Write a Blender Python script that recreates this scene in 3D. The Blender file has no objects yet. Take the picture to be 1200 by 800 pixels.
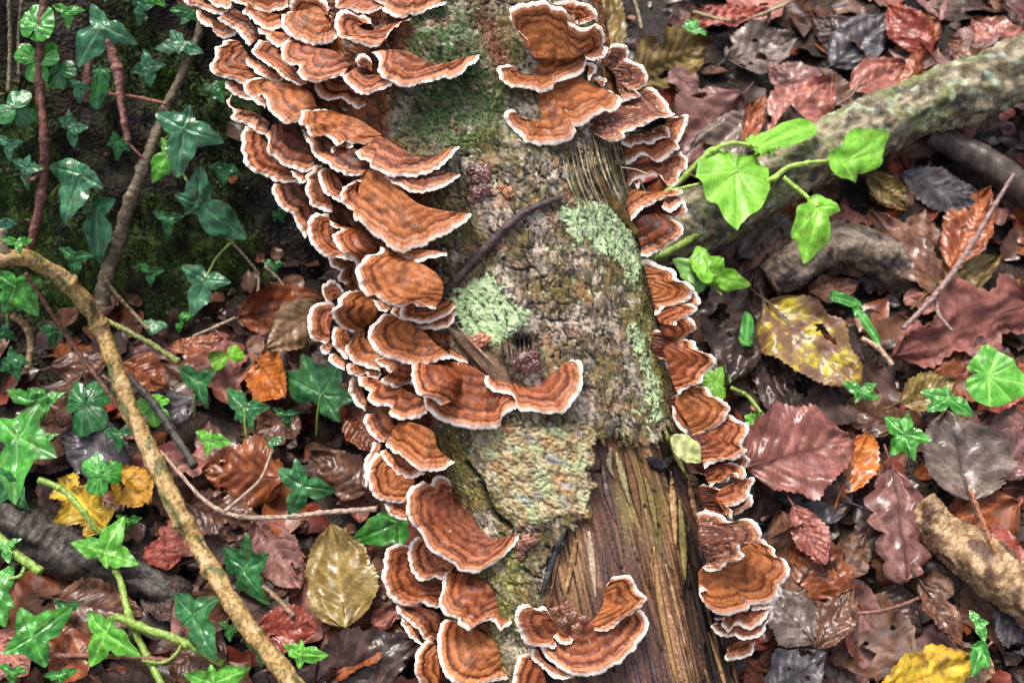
import bpy, math, random
import numpy as np
from mathutils import Vector, Matrix
from mathutils.bvhtree import BVHTree
random.seed(7); rng = np.random.default_rng(7)
SC = bpy.context.scene; COL = SC.collection
R_ = math.radians
# ------------------------------------------------------------------ camera
FPX = 1287.0                      # focal length in photograph pixels (1200 wide)
CAM = np.array([0.0, 0.0, 0.65]); PITCH = R_(60)
Fw = np.array([0, math.cos(PITCH), -math.sin(PITCH)])
Up = np.array([0, math.sin(PITCH), math.cos(PITCH)])
Rt = np.array([1.0, 0, 0])
cd = bpy.data.cameras.new('camera'); cam = bpy.data.objects.new('camera', cd); COL.objects.link(cam)
cam.location = CAM; cam.rotation_euler = (math.pi/2 - PITCH, 0, 0)
cd.sensor_width = 36; cd.lens = 36*FPX/1200; cd.clip_start = 0.02; cd.clip_end = 100
cd.dof.use_dof = True; cd.dof.focus_distance = 0.60; cd.dof.aperture_fstop = 11
SC.camera = cam
# ------------------------------------------------------------------ light
SUN_EL, SUN_AZ = R_(58), R_(-22)
w = bpy.data.worlds.new('World'); SC.world = w; w.use_nodes = True
nt = w.node_tree; bg = nt.nodes['Background']; sky = nt.nodes.new('ShaderNodeTexSky')
sky.sky_type = 'NISHITA'; sky.sun_disc = False; sky.sun_elevation = SUN_EL; sky.sun_rotation = SUN_AZ
sky.dust_density = 4.0; sky.air_density = 0.8; sky.ozone_density = 0.6
hs_ = nt.nodes.new('ShaderNodeHueSaturation'); hs_.inputs['Saturation'].default_value = .45      # thin cloud: a paler sky
nt.links.new(sky.outputs[0], hs_.inputs['Color']); nt.links.new(hs_.outputs[0], bg.inputs[0]); bg.inputs[1].default_value = 0.12
sl = bpy.data.lights.new('sun', 'SUN'); sun = bpy.data.objects.new('sun', sl); COL.objects.link(sun)
sl.energy = 1.5; sl.angle = R_(20); sl.color = (1, .96, .89)
sd = Vector((math.sin(SUN_AZ)*math.cos(SUN_EL), math.cos(SUN_AZ)*math.cos(SUN_EL), math.sin(SUN_EL)))
sun.rotation_euler = sd.to_track_quat('Z', 'Y').to_euler()
SC.view_settings.view_transform = 'Standard'; SC.view_settings.look = 'None'
SC.view_settings.gamma = 1; SC.view_settings.exposure = 1.25
# ------------------------------------------------------------------ maths helpers
def ray(px, py):
    px = np.asarray(px, float); py = np.asarray(py, float)
    return Fw + Rt*((px-600)/FPX)[..., None] + Up*((400-py)/FPX)[..., None]
def pt(px, py, d):                # point seen at (px,py) lying d metres deep
    return CAM + ray(px, py)*np.asarray(d, float)[..., None]
def proj(P):
    q = P-CAM; d = q@Fw
    return 600+FPX*(q@Rt)/d, 400-FPX*(q@Up)/d, d
def _h(ix, iy, s):
    h = (ix*374761393 + iy*668265263 + s*1442695041) & 0xffffffff
    h = ((h ^ (h >> 13))*1274126177) & 0xffffffff
    return (h ^ (h >> 16)) & 0xffffffff
def pn(x, y, s=0):                # 2-D gradient noise, about -1..1
    x = np.asarray(x, float); y = np.asarray(y, float)
    x, y = np.broadcast_arrays(x, y)
    ix = np.floor(x).astype(np.int64); iy = np.floor(y).astype(np.int64); fx = x-ix; fy = y-iy
    ux = fx*fx*fx*(fx*(fx*6-15)+10); uy = fy*fy*fy*(fy*(fy*6-15)+10)
    def g(a, b):
        t = _h(ix+a, iy+b, s)/4294967296.0*2*math.pi
        return np.cos(t)*(fx-a)+np.sin(t)*(fy-b)
    a = g(0, 0)*(1-ux)+g(1, 0)*ux; b = g(0, 1)*(1-ux)+g(1, 1)*ux
    return (a*(1-uy)+b*uy)*1.5
def fbm(x, y, s=0, o=4):
    r = 0; a = 1.0; t = 0
    for k in range(o):
        r = r+a*pn(x*2**k, y*2**k, s+k*17); t += a; a *= .55
    return r/t*1.5
def voro(x, y, s=0):              # distance to nearest and second nearest cell point, cell id
    ix = np.floor(x).astype(np.int64); iy = np.floor(y).astype(np.int64)
    d1 = np.full(x.shape, 9.); d2 = np.full(x.shape, 9.); cid = np.zeros(x.shape)
    for a in (-1, 0, 1):
        for b in (-1, 0, 1):
            h = _h(ix+a, iy+b, s); h2 = _h(ix+a, iy+b, s+99)
            dx = ix+a+h/4294967296.-x; dy = iy+b+h2/4294967296.-y
            d = np.hypot(dx, dy); c = (h2 % 1009)/1009.
            new = d < d1
            d2 = np.where(new, d1, np.minimum(d2, d)); cid = np.where(new, c, cid); d1 = np.where(new, d, d1)
    return d1, d2, cid
def sst(a, b, x):
    t = np.clip((x-a)/(b-a), 0, 1); return t*t*(3-2*t)
def mixc(a, b, t):
    t = np.asarray(t)[..., None]; return np.asarray(a)*(1-t)+np.asarray(b)*t
def inpoly(x, y, poly):
    r = np.zeros(x.shape, bool); n = len(poly)
    for i in range(n):
        x0, y0 = poly[i]; x1, y1 = poly[(i+1) % n]
        if y0 == y1: continue
        c = ((y0 > y) != (y1 > y)) & (x < (x1-x0)*(y-y0)/(y1-y0)+x0); r ^= c
    return r
def resample(poly, n, smooth=True):
    P = np.array(poly, float)
    if len(P) == 1: return np.repeat(P, n, 0)
    if smooth and len(P) > 2:     # Catmull-Rom
        Q = []
        E = np.vstack([2*P[0]-P[1], P, 2*P[-1]-P[-2]])
        for i in range(len(P)-1):
            p0, p1, p2, p3 = E[i:i+4]
            for t in np.linspace(0, 1, 8, endpoint=False):
                Q.append(.5*((2*p1)+(-p0+p2)*t+(2*p0-5*p1+4*p2-p3)*t*t+(-p0+3*p1-3*p2+p3)*t**3))
        Q.append(P[-1]); P = np.array(Q)
    L = np.r_[0, np.cumsum(np.hypot(*np.diff(P, axis=0).T[:2]))]
    s = np.linspace(0, L[-1], n)
    return np.stack([np.interp(s, L, P[:, k]) for k in range(P.shape[1])], 1)
# ------------------------------------------------------------------ object helpers
def mesh(name, V, F, col=None, mat=None, smooth=True):
    me = bpy.data.meshes.new(name)
    V = np.asarray(V, float)
    if isinstance(F, np.ndarray):
        n = F.shape[1]; me.vertices.add(len(V)); me.vertices.foreach_set('co', V.ravel())
        me.loops.add(F.size); me.loops.foreach_set('vertex_index', F.ravel().astype(np.int32))
        me.polygons.add(len(F)); me.polygons.foreach_set('loop_start', np.arange(0, F.size, n, dtype=np.int32))
        me.polygons.foreach_set('loop_total', np.full(len(F), n, np.int32)); me.update(calc_edges=True)
    else:
        me.from_pydata(V.tolist(), [], F)
    if col is not None:
        c = np.asarray(col, float)
        if c.ndim == 1: c = np.repeat(c[None], len(V), 0)
        if c.shape[1] == 3: c = np.c_[c, np.ones(len(c))]
        a = me.color_attributes.new('Col', 'FLOAT_COLOR', 'POINT'); a.data.foreach_set('color', c.ravel())
    if smooth: me.polygons.foreach_set('use_smooth', np.ones(len(me.polygons), bool))
    if mat: me.materials.append(mat)
    me.validate()
    return me
def add(name, me, parent=None, label=None, cat=None, group=None, kind=None, loc=None, M=None):
    o = bpy.data.objects.new(name, me); COL.objects.link(o)
    if loc is not None: o.location = loc
    if M is not None: o.matrix_world = M
    if parent: o.parent = parent
    if label: o['label'] = label
    if cat: o['category'] = cat
    if group: o['group'] = group
    if kind: o['kind'] = kind
    return o
def grid_faces(nr, nc, wrap=False):
    r = np.arange(nr-1)[:, None]; c = np.arange(nc if wrap else nc-1)[None]
    a = r*nc+c; b = r*nc+(c+1) % nc
    return np.stack([a, b, b+nc, a+nc], -1).reshape(-1, 4)
def sub(V, F, col, sel):          # compact sub-mesh with the selected faces
    f = F[sel]; ids, inv = np.unique(f, return_inverse=True)
    return V[ids], inv.reshape(f.shape), col[ids]
# ------------------------------------------------------------------ materials
def mat(name, rough=.5, spec=.5, bump=0., bscale=900., bdist=.0006, vary=.25, vscale=400., coat=0., sss=0., rvar=0., cell=0.):
    m = bpy.data.materials.new(name); m.use_nodes = True; t = m.node_tree; N = t.nodes; L = t.links
    b = N['Principled BSDF']; at = N.new('ShaderNodeAttribute'); at.attribute_name = 'Col'
    tc = N.new('ShaderNodeTexCoord'); src = tc.outputs['Object']
    nz = N.new('ShaderNodeTexNoise'); nz.inputs['Scale'].default_value = vscale; nz.inputs['Detail'].default_value = 5
    L.new(src, nz.inputs['Vector'])
    mr = N.new('ShaderNodeMapRange'); mr.inputs[1].default_value = .3; mr.inputs[2].default_value = .7
    mr.inputs[3].default_value = 1-vary; mr.inputs[4].default_value = 1+vary; L.new(nz.outputs[0], mr.inputs[0])
    vm = N.new('ShaderNodeVectorMath'); vm.operation = 'SCALE'; L.new(at.outputs['Color'], vm.inputs[0]); L.new(mr.outputs[0], vm.inputs['Scale'])
    csock = vm.outputs[0]
    if cell:                      # net of fine veins
        vo = N.new('ShaderNodeTexVoronoi'); vo.feature = 'DISTANCE_TO_EDGE'; vo.inputs['Scale'].default_value = cell; L.new(src, vo.inputs['Vector'])
        m4 = N.new('ShaderNodeMapRange'); m4.inputs[1].default_value = 0; m4.inputs[2].default_value = .12; m4.inputs[3].default_value = 1.22; m4.inputs[4].default_value = .97; L.new(vo.outputs['Distance'], m4.inputs[0])
        v5 = N.new('ShaderNodeVectorMath'); v5.operation = 'SCALE'; L.new(csock, v5.inputs[0]); L.new(m4.outputs[0], v5.inputs['Scale']); csock = v5.outputs[0]
    L.new(csock, b.inputs['Base Color'])
    b.inputs['Roughness'].default_value = rough; b.inputs['Specular IOR Level'].default_value = spec
    if rvar:
        n2 = N.new('ShaderNodeTexNoise'); n2.inputs['Scale'].default_value = vscale*.35; L.new(src, n2.inputs['Vector'])
        m2 = N.new('ShaderNodeMapRange'); m2.inputs[1].default_value = .35; m2.inputs[2].default_value = .65
        m2.inputs[3].default_value = rough-rvar; m2.inputs[4].default_value = rough+rvar
        L.new(n2.outputs[0], m2.inputs[0]); L.new(m2.outputs[0], b.inputs['Roughness'])
    if bump:
        n3 = N.new('ShaderNodeTexNoise'); n3.inputs['Scale'].default_value = bscale; n3.inputs['Detail'].default_value = 4
        L.new(src, n3.inputs['Vector'])
        bp = N.new('ShaderNodeBump'); bp.inputs['Strength'].default_value = bump; bp.inputs['Distance'].default_value = bdist
        L.new(n3.outputs[0], bp.inputs['Height']); L.new(bp.outputs[0], b.inputs['Normal'])
    if coat: b.inputs['Coat Weight'].default_value = coat; b.inputs['Coat Roughness'].default_value = .12
    if sss:
        b.inputs['Subsurface Weight'].default_value = sss; b.inputs['Subsurface Radius'].default_value = (.003, .0015, .001)
        b.inputs['Subsurface Scale'].default_value = .4
    return m
M_bark = mat('damp_bark', .34, .2, .55, 900, .0008, .4, 600, rvar=.2)
M_wood = mat('wet_rotten_wood', .28, .22, .5, 1100, .0004, .35, 600, rvar=.14)
M_lich = mat('crusty_lichen', .85, .2, .9, 1200, .0012, .25, 700)
M_cap = mat('fungus_cap', .42, .16, .45, 1100, .0004, .22, 500, rvar=.12)
M_rim = mat('fungus_margin', .62, .3, .35, 900, .0005, .06, 600, sss=.12)
M_leaf = mat('wet_dead_leaf', .27, .34, .4, 1000, .00025, .2, 400, rvar=.14, cell=420)
M_dry = mat('damp_dead_leaf', .45, .22, .5, 900, .0003, .22, 400, rvar=.12, cell=420)
M_ivy = mat('glossy_ivy_leaf', .20, .38, .35, 420, .0006, .3, 260, rvar=.10, cell=520)
M_soft = mat('soft_green_leaf', .38, .35, .3, 500, .0004, .2, 260, cell=480)
M_stem = mat('plant_stem', .45, .4, .5, 500, .0006, .25, 300)
M_twig = mat('woody_twig', .6, .4, .9, 420, .0014, .4, 260)
M_soil = mat('wet_soil', .5, .25, 1, 350, .003, .5, 120, rvar=.2)
M_moss = mat('moss', .8, .2, .5, 800, .001, .35, 200)
M_knob = mat('knobbly_young_fungus', .3, .5, .5, 900, .0008, .3, 600, coat=.3)

def largest(m):                   # keep the largest 4-connected island of a mask
    m = m.copy(); best = None; todo = m.copy()
    while todo.any():
        i, j = np.argwhere(todo)[0]; comp = [(i, j)]; todo[i, j] = False; st = [(i, j)]
        while st:
            a, b = st.pop()
            for c, d in ((a+1, b), (a-1, b), (a, b+1), (a, b-1)):
                if 0 <= c < m.shape[0] and 0 <= d < m.shape[1] and todo[c, d]:
                    todo[c, d] = False; st.append((c, d)); comp.append((c, d))
        if best is None or len(comp) > len(best): best = comp
    r = np.zeros_like(m)
    if best: a = np.array(best); r[a[:, 0], a[:, 1]] = True
    return r
# ================================================================== THE SETTING: ground and mossy bank
def bank_h(x, y):
    # foot line of the bank runs from the left, away to the right
    ax, ay = -.36, .345; bx, by = -.125, .455
    dx, dy = bx-ax, by-ay; L = math.hypot(dx, dy); nx, ny = -dy/L, dx/L
    d = (x-ax)*nx+(y-ay)*ny+.02*pn(x*9, y*9, 5)
    h = .84*np.clip(d, -.02, .30)+.012*fbm(x*16, y*16, 31, 3)+.005*pn(x*70, y*70, 33)
    side = sst(.0, -.20, x-.15*(y-.4))
    return h*side-.03*(1-side)
def ground_h(x, y):
    return .010*fbm(x*7, y*7, 3, 3)+.004*fbm(x*45, y*45, 9, 3)-.012
def nonuni(a, b, lo, hi, n, m):
    return np.r_[np.linspace(a, lo, m, endpoint=False), np.linspace(lo, hi, n), np.linspace(hi, b, m+1)[1:]]
gx = nonuni(-8, 8, -.75, .75, 420, 24); gy = nonuni(-6, 12, -.05, 1.15, 340, 24)
X, Y = np.meshgrid(gx, gy); Z = ground_h(X, Y)
gV = np.stack([X, Y, Z], -1).reshape(-1, 3); gF = grid_faces(len(gy), len(gx))
n1 = fbm(gV[:, 0]*14, gV[:, 1]*14, 50); n2 = fbm(gV[:, 0]*120, gV[:, 1]*120, 51)
gc = mixc((.010, .007, .005), (.035, .021, .013), sst(-.4, .5, n1+.5*n2))
add('ground', mesh('ground', gV, gF, gc, M_soil), kind='structure')
bx_ = np.linspace(-1.1, .15, 420); by_ = np.linspace(.22, 1.3, 330)
X, Y = np.meshgrid(bx_, by_); Z = bank_h(X, Y)
bV = np.stack([X, Y, Z], -1).reshape(-1, 3); bF = grid_faces(len(by_), len(bx_))
keep = ~((bV[bF][:, :, 2] < -.022).all(1))
n1 = fbm(bV[:, 0]*11, bV[:, 1]*11, 60); n2 = fbm(bV[:, 0]*90, bV[:, 1]*90, 61)
bmoss = sst(-.15, .35, n1+.35*n2)
bc = mixc(mixc((.010, .007, .005), (.042, .027, .017), sst(-.3, .6, n2)), mixc((.014, .032, .006), (.06, .10, .014), sst(-.4, .5, n2)), bmoss)
v, f, c = sub(bV, bF, bc, keep)
add('mossy_bank', mesh('mossy_bank', v, f, c, M_soil), kind='structure')
BV_G = BVHTree.FromPolygons(gV[::1].tolist(), gF.tolist())
BV_B = BVHTree.FromPolygons(v.tolist(), f.tolist())
def hitg(px, py):                 # depth of the ground (or bank) seen at a pixel
    r = ray(px, py); o = Vector(CAM); d = Vector(r).normalized(); best = 1e9
    for b in (BV_G, BV_B):
        h = b.ray_cast(o, d)
        if h[0] is not None: best = min(best, (np.array(h[0])-CAM)@Fw)
    return best if best < 50 else 1.2
# ================================================================== THE LOG
TAB = np.array([(-420, 120, 640), (-100, 245, 690), (0, 290, 706), (100, 335, 727), (150, 352, 736), (300, 395, 757), (400, 420, 773),
    (500, 452, 800), (600, 492, 834), (700, 512, 855), (800, 550, 874), (960, 600, 905), (1100, 640, 935)], float)
def axis_depth(py): return .672-.000062*py
HB = .062
def log_base(py, th):
    l = np.interp(py, TAB[:, 0], TAB[:, 1]); r = np.interp(py, TAB[:, 0], TAB[:, 2])
    xc = (l+r)/2; hw = (r-l)/2; A = axis_depth(py)
    return pt(xc, py, A)+Rt*(hw*A/FPX*np.sin(th)*.985)[..., None]-Fw*(HB*np.cos(th))[..., None], hw
LV = np.linspace(-330, 1060, 60); LT = np.linspace(-math.pi, math.pi, 97)
VV, TT = np.meshgrid(LV, LT, indexing='ij')
P0, _ = log_base(VV, TT)
BV_L = BVHTree.FromPolygons(P0.reshape(-1, 3).tolist(), grid_faces(60, 97).tolist())
def hitl(px, py):                 # depth of the log at a pixel; beside it, of its nearest edge
    px = float(px); py = float(py); l = np.interp(py, TAB[:, 0], TAB[:, 1]); r = np.interp(py, TAB[:, 0], TAB[:, 2]); c = (l+r)/2
    px = min(max(px, l+14), r-10); o = Vector(CAM)
    for k in range(12):
        h = BV_L.ray_cast(o, Vector(ray(px, py)).normalized())
        if h[0] is not None: return (np.array(h[0])-CAM)@Fw
        px += (c-px)*.08
    return axis_depth(py)
PX = .0005                        # one photograph pixel at the log, in metres
# fine grid
LV = np.linspace(-330, 1060, 1000); th_f = np.linspace(R_(-104), R_(104), 500); th_b = np.linspace(R_(104), R_(256), 30)[1:-1]
LT = np.r_[th_f, th_b]; nT = len(LT)
VV, TT = np.meshgrid(LV, LT, indexing='ij')
P, HW = log_base(VV, TT)
nrm = (Rt*np.sin(TT)[..., None]*HB+(-Fw)*(np.cos(TT)*HW*axis_depth(VV)/FPX)[..., None])
nrm /= np.linalg.norm(nrm, axis=-1)[..., None]
ax_x, ax_y, ax_d = proj(P)
u = TT*150.; v_ = VV-.25*u*0
px_, py_ = ax_x, ax_y
jx = px_+7*pn(u/14, v_/14, 70)+3*pn(u/5, v_/5, 71); jy = py_+7*pn(u/14, v_/14, 72)+3*pn(u/5, v_/5, 73)
front = np.cos(TT) > -.1
WOOD = [(700, 512), (735, 516), (762, 530), (785, 500), (812, 512), (832, 600), (850, 680), (885, 800), (930, 1080), (560, 1080), (612, 850), (624, 790), (630, 720), (642, 665), (660, 628), (692, 602), (696, 560)]
SLAB = [(552, 512), (585, 497), (640, 501), (688, 494), (700, 518), (688, 545), (697, 572), (684, 602), (664, 598), (642, 612), (606, 612), (588, 590), (572, 560), (556, 535)]
LICH = [[(533, 342), (556, 326), (574, 322), (590, 334), (600, 352), (622, 370), (612, 386), (590, 398), (578, 405), (556, 400), (540, 392), (534, 368)],
        [(660, 243), (684, 234), (708, 238), (728, 250), (740, 268), (752, 296), (749, 326), (738, 334), (730, 308), (716, 298), (706, 300), (690, 282), (676, 284), (662, 268)],
        [(736, 378), (746, 384), (754, 402), (764, 430), (771, 462), (774, 494), (766, 498), (758, 462), (750, 430), (742, 404)],
        [(762, 580), (772, 575), (783, 640), (785, 672), (776, 668), (768, 620)]]
wood = inpoly(jx+3*pn(u/9, v_/40, 181), jy+15*pn(u/6, v_/50, 180)+7*pn(u/2.6, v_/30, 182), WOOD)
slab = inpoly(jx, jy, SLAB) & ~wood
lic = [inpoly(px_+9*pn(u/9, v_/9, 80)+4.5*pn(u/3, v_/3, 83), py_+9*pn(u/9, v_/9, 81)+4.5*pn(u/3, v_/3, 84), L) & ~wood for L in LICH]
slab = largest(slab); lic = [largest(q) & ~slab for q in lic]
anyl = lic[0] | lic[1] | lic[2]
# --- relief in photograph pixels
wx = u+5*pn(u/22, v_/22, 90); wy = v_+8*pn(u/22, v_/30, 91)
d1, d2, cid = voro(wx/19, wy/40, 7); crack = (1-sst(.01, .10, d2-d1))*sst(-.25, .3, pn(u/16, v_/22, 97))
e1, e2, cid2 = voro(wx/6., wy/11., 8); crack2 = (1-sst(.02, .16, e2-e1))*sst(0, .35, pn(u/13, v_/17, 98))
zone = sst(-.2, .35, pn(u/60, v_/70, 95))
rough = fbm(u/26, v_/34, 92, 5)
dk_ = (1-sst(.0, .09, np.abs(pn(u/13+1.5*pn(u/9, v_/12, 138), v_/30, 139))))*sst(-.2, .3, pn(u/25, v_/30, 145))
hb = -3.4*dk_+4.6*rough-4.4*crack*(.3+.7*zone)-1.5*crack2+1.5*(cid-.5)*zone*.6+1.8*np.abs(pn(u/5, v_/13, 99))+.6*pn(u/3., v_/4.5, 93)+.4*pn(u/1.7, v_/2.2, 94)
# torn hollow and dents
def blob(cx, cy, rx, ry, rot=0):
    c, s = math.cos(R_(rot)), math.sin(R_(rot)); dx = px_-cx; dy = py_-cy
    return np.exp(-(((dx*c+dy*s)/rx)**2+((-dx*s+dy*c)/ry)**2))*front
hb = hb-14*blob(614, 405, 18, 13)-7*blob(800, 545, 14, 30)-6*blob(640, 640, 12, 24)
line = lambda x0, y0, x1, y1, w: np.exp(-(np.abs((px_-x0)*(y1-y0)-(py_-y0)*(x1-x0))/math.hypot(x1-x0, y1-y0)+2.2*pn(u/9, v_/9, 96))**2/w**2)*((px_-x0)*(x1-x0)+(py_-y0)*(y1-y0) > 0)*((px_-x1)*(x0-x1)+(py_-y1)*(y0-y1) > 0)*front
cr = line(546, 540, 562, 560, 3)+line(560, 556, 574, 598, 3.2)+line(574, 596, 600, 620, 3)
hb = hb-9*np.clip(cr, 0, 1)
# wood grain follows the log
purp0 = np.clip(np.exp(-(((px_-724)/30)**2+((py_-665)/80)**2))+np.exp(-(((px_-765)/36)**2+((py_-790)/60)**2)), 0, 1)
gxn = u+9*pn(u/60, v_/160, 100)+.10*(v_-500)*0
grain = 1.1*pn(gxn/18, v_/260, 101)+.45*pn(gxn/3.0, v_/160, 102)+.3*pn(gxn/1.3, v_/60, 103)
step_ = 4.5*np.round(1.6*pn(gxn/26, v_/200, 104)+.3*pn(gxn/8, v_/40, 105))
split = (1-sst(0, .05, np.abs(pn(gxn/17, v_/120, 106))))*sst(-.2, .2, pn(gxn/30, v_/60, 109))
hw_ = -8+(grain+step_*.9-6*split)*(1-.75*purp0)-9*np.exp(-(((px_-803)/14)**2+((py_-550)/34)**2))-5*sst(792, 806, px_-(py_-600)*.16)*sst(0, .4, pn(gxn/9, v_/120, 108))+.5*pn(u/2, v_/3, 107)
hs = 2.0+3.0*fbm(u/16, v_/16, 110, 4)-2.6*(1-sst(.0, .14, np.abs(pn(u/13, v_/5.5, 112))))+.8*pn(u/2.2, v_/2.2, 113)
H = np.where(wood, hw_, np.where(slab, hs, hb))
H = H+np.where(anyl, 1.6+.9*pn(u/3.2, v_/3.2, 120)+.8*pn(u/1.6, v_/1.6, 121), 0)
P = P+nrm*(H*PX)[..., None]
# --- colour of each thing on the log
q1 = fbm(u/34, v_/40, 130); q2 = fbm(u/11, v_/13, 131); q3 = pn(u/3, v_/3, 132); q4 = fbm(u/19, v_/24, 133)
C = mixc((.075, .055, .032), (.30, .225, .14), sst(-.35, .5, q2+.45*q3+.45*pn(u/4, v_/12, 137)))
C = mixc(C, (.23, .20, .185), sst(.0, .5, q4+.3*q3)*.6)
C = mixc(C, (.50, .39, .31), sst(.12, .4, q1+.35*q3+.15*pn(u/6, v_/14, 146))*.85)
C = mixc(C, (.14, .10, .025), sst(-.05, .4, -q1+.4*q2+.3*q3)*.8)
C = mixc(C, (.34, .17, .08), sst(.22, .6, pn(u/24, v_/24, 134)+.3*q3)*.6)
C = mixc(C, (.045, .038, .032), np.clip(crack*.95*(.5+.5*zone)+crack2*.6, 0, 1))
C = mixc(C, (.04, .034, .03), sst(.12, .45, fbm(u/7, v_/10, 135))*.85)
C = mixc(C, (.50, .44, .34), (pn(u/2.6, v_/2.6, 136) > .7)*.3)
dk2 = 1-sst(.0, .09, np.abs(pn(u/13+1.5*pn(u/9, v_/12, 138), v_/30, 139))); C = mixc(C, (.025, .02, .017), dk2*sst(-.25, .2, pn(u/25, v_/30, 145))*.95)
gm = np.clip(1.5*blob(545, 90, 42, 66, -8)+1.3*blob(520, 142, 56, 30)+1.0*blob(515, 45, 50, 40)+.9*blob(590, 60, 20, 40)+.8*blob(595, 15, 25, 30)*0, 0, 1)*sst(-.45, .25, q2+.6*q3+.15)
om = np.clip(.8*blob(525, 260, 20, 40)+blob(752, 310, 22, 60, -10)*1.5+blob(768, 410, 16, 80, -5)*1.5+blob(535, 540, 20, 50)*.9+blob(595, 690, 22, 70)*1.1+.7*blob(580, 160, 40, 16)+.6*blob(600, 500, 60, 14)+blob(725, 230, 12, 60, -12)*.5+.8*blob(573, 780, 16, 40)+.6*blob(560, 580, 30, 20), 0, 1)*sst(-.5, .2, q2+.5*q3+.2)
C = mixc(C, mixc((.012, .035, .012), (.075, .14, .035), sst(-.4, .5, q3+.3*q2)), gm*.95)
C = mixc(C, mixc((.085, .08, .016), (.26, .25, .07), sst(-.3, .5, q3+.4*q2)), om*.85)
# dark rust skin of the fungus where it grips the bark on the left
bnd = np.interp(py_, [0, 30, 60, 100, 160, 200, 250, 330, 400, 430, 470, 505, 540, 600, 640, 700, 800], [490, 485, 478, 463, 455, 490, 505, 515, 528, 545, 520, 510, 515, 552, 552, 575, 580])
fs = sst(6, -8, px_-bnd+5*q2*2)*front
fs = np.maximum(fs, sst(-8, 8, px_-np.interp(py_, [0, 100, 170, 300, 400, 500, 600, 700, 800], [690, 712, 735, 753, 772, 797, 840, 862, 880])+4*q2)*front*(py_ < 700))
C = mixc(C, mixc((.07, .025, .012), (.28, .10, .03), sst(-.5, .6, q2+.5*q3)), fs)
C = mixc(C, (.16, .045, .025), np.clip(blob(575, 40, 16, 40, -15)+.7*blob(590, 75, 12, 22), 0, 1)*.8)
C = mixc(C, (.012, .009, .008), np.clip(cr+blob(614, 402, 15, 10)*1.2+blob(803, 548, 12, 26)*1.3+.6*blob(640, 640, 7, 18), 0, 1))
lf_ = sst(.3, .4, pn(u/7, v_/8, 170)+.3*q3+.35*(blob(712, 290, 50, 60)+blob(580, 370, 55, 45)+blob(755, 440, 22, 110))-.38)
C = mixc(C, mixc((.28, .36, .18), (.48, .56, .33), sst(-.4, .4, q3)), lf_*.75*front)
# slab
S = mixc((.26, .19, .09), (.46, .38, .22), sst(-.4, .5, q2+.4*q3)); S = mixc(S, (.42, .22, .09), sst(.15, .5, pn(u/17, v_/15, 140)+.3*q3)*.8)
S = mixc(S, (.36, .42, .22), sst(.15, .5, pn(u/20, v_/18, 141)+.4*q3)*.8); S = mixc(S, (.09, .07, .05), sst(.25, .5, pn(u/6, v_/3.5, 142))*.8)
S = mixc(S, (.24, .24, .25), sst(.3, .6, pn(u/12, v_/14, 143))*.7)
C = np.where(slab[..., None], S, C)
# wood
wn = pn(gxn/11, v_/240, 150); wn2 = pn(gxn/3.2, v_/160, 151); wn3 = pn(gxn/1.4, v_/70, 152)
W = mixc((.045, .021, .011), (.22, .110, .050), sst(-.45, .5, wn+.6*wn2+.3*pn(gxn/30, v_/40, 155)))
purple = np.clip(1.2*blob(722, 680, 30, 110, 6)+1.2*blob(728, 640, 38, 34)+1.2*blob(765, 790, 42, 70)+.9*blob(704, 560, 12, 40)+.8*blob(820, 660, 16, 60), 0, 1)
W = mixc(W, mixc((.075, .045, .042), (.20, .125, .115), sst(-.6, .6, wn2*.7+.4*wn3)), purple*.9)
W = mixc(W, (.035, .028, .03), np.clip(sst(.15, .5, pn(gxn/8, v_/120, 153)+.4*wn3)*.6*(1-.6*purple)+split*.9+sst(786, 806, px_-(py_-600)*.16)*sst(-.3, .5, wn2+.25)*.9, 0, 1))
W = mixc(W, (.52, .31, .16), sst(.3, .5, pn(gxn/7, v_/110, 154)+.3*wn3)*.5*(1-.75*purple))
W = mixc(W, mixc((.42, .27, .15), (.62, .44, .27), sst(-.4, .4, wn2+.3*wn3)), np.clip(blob(672, 665, 22, 50)*.8+blob(792, 590, 9, 50)+blob(796, 730, 12, 80, -10)*.9+blob(748, 600, 14, 40)*.5, 0, 1)*sst(-.35, .15, wn2+.4*wn3)*.85)
W = mixc(W, (.022, .018, .018), np.clip(blob(818, 640, 14, 90, -8)+blob(800, 545, 20, 34)+blob(848, 760, 14, 70, -8)*.8+blob(708, 545, 7, 40)*.8+blob(652, 640, 10, 50, 12)*.6, 0, 1)*sst(-.5, .1, wn2+.3*wn3+.1)*.85)
W = mixc(W, (.55, .33, .20), np.clip(line(772, 650, 800, 800, 5)+line(690, 625, 700, 690, 5), 0, 1)*.8)
W = mixc(W, (.27, .28, .09), np.clip(blob(745, 590, 18, 40)*.7+blob(775, 620, 9, 45)*.6, 0, 1)*.8)
C = np.where(wood[..., None], W*np.array([.80, .70, .62]), C)
C = np.where(anyl[..., None], mixc(mixc((.26, .38, .17), (.48, .60, .33), sst(-.5, .5, pn(u/3.4, v_/3.4, 160)+.5*q3)), (.60, .68, .42), sst(-.3, .5, pn(u/12, v_/12, 162))*.7), C)
C = np.where((anyl & (pn(u/4.5, v_/5.5, 161)+.3*q3 > .42))[..., None], (.06, .07, .04), C)
C = np.clip(C, .004, .9)
lab0 = wood
LF = grid_faces(len(LV), nT, wrap=True)
lab = np.zeros(P.shape[:2], int); lab[wood] = 1; lab[slab] = 2
for k in range(4): lab[lic[k]] = 3+k
fl = lab.reshape(-1)[LF[:, 0]]
Vf = P.reshape(-1, 3); Cf = C.reshape(-1, 3)
LOG0 = pt(700., 760., .62+.0); 
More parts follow.
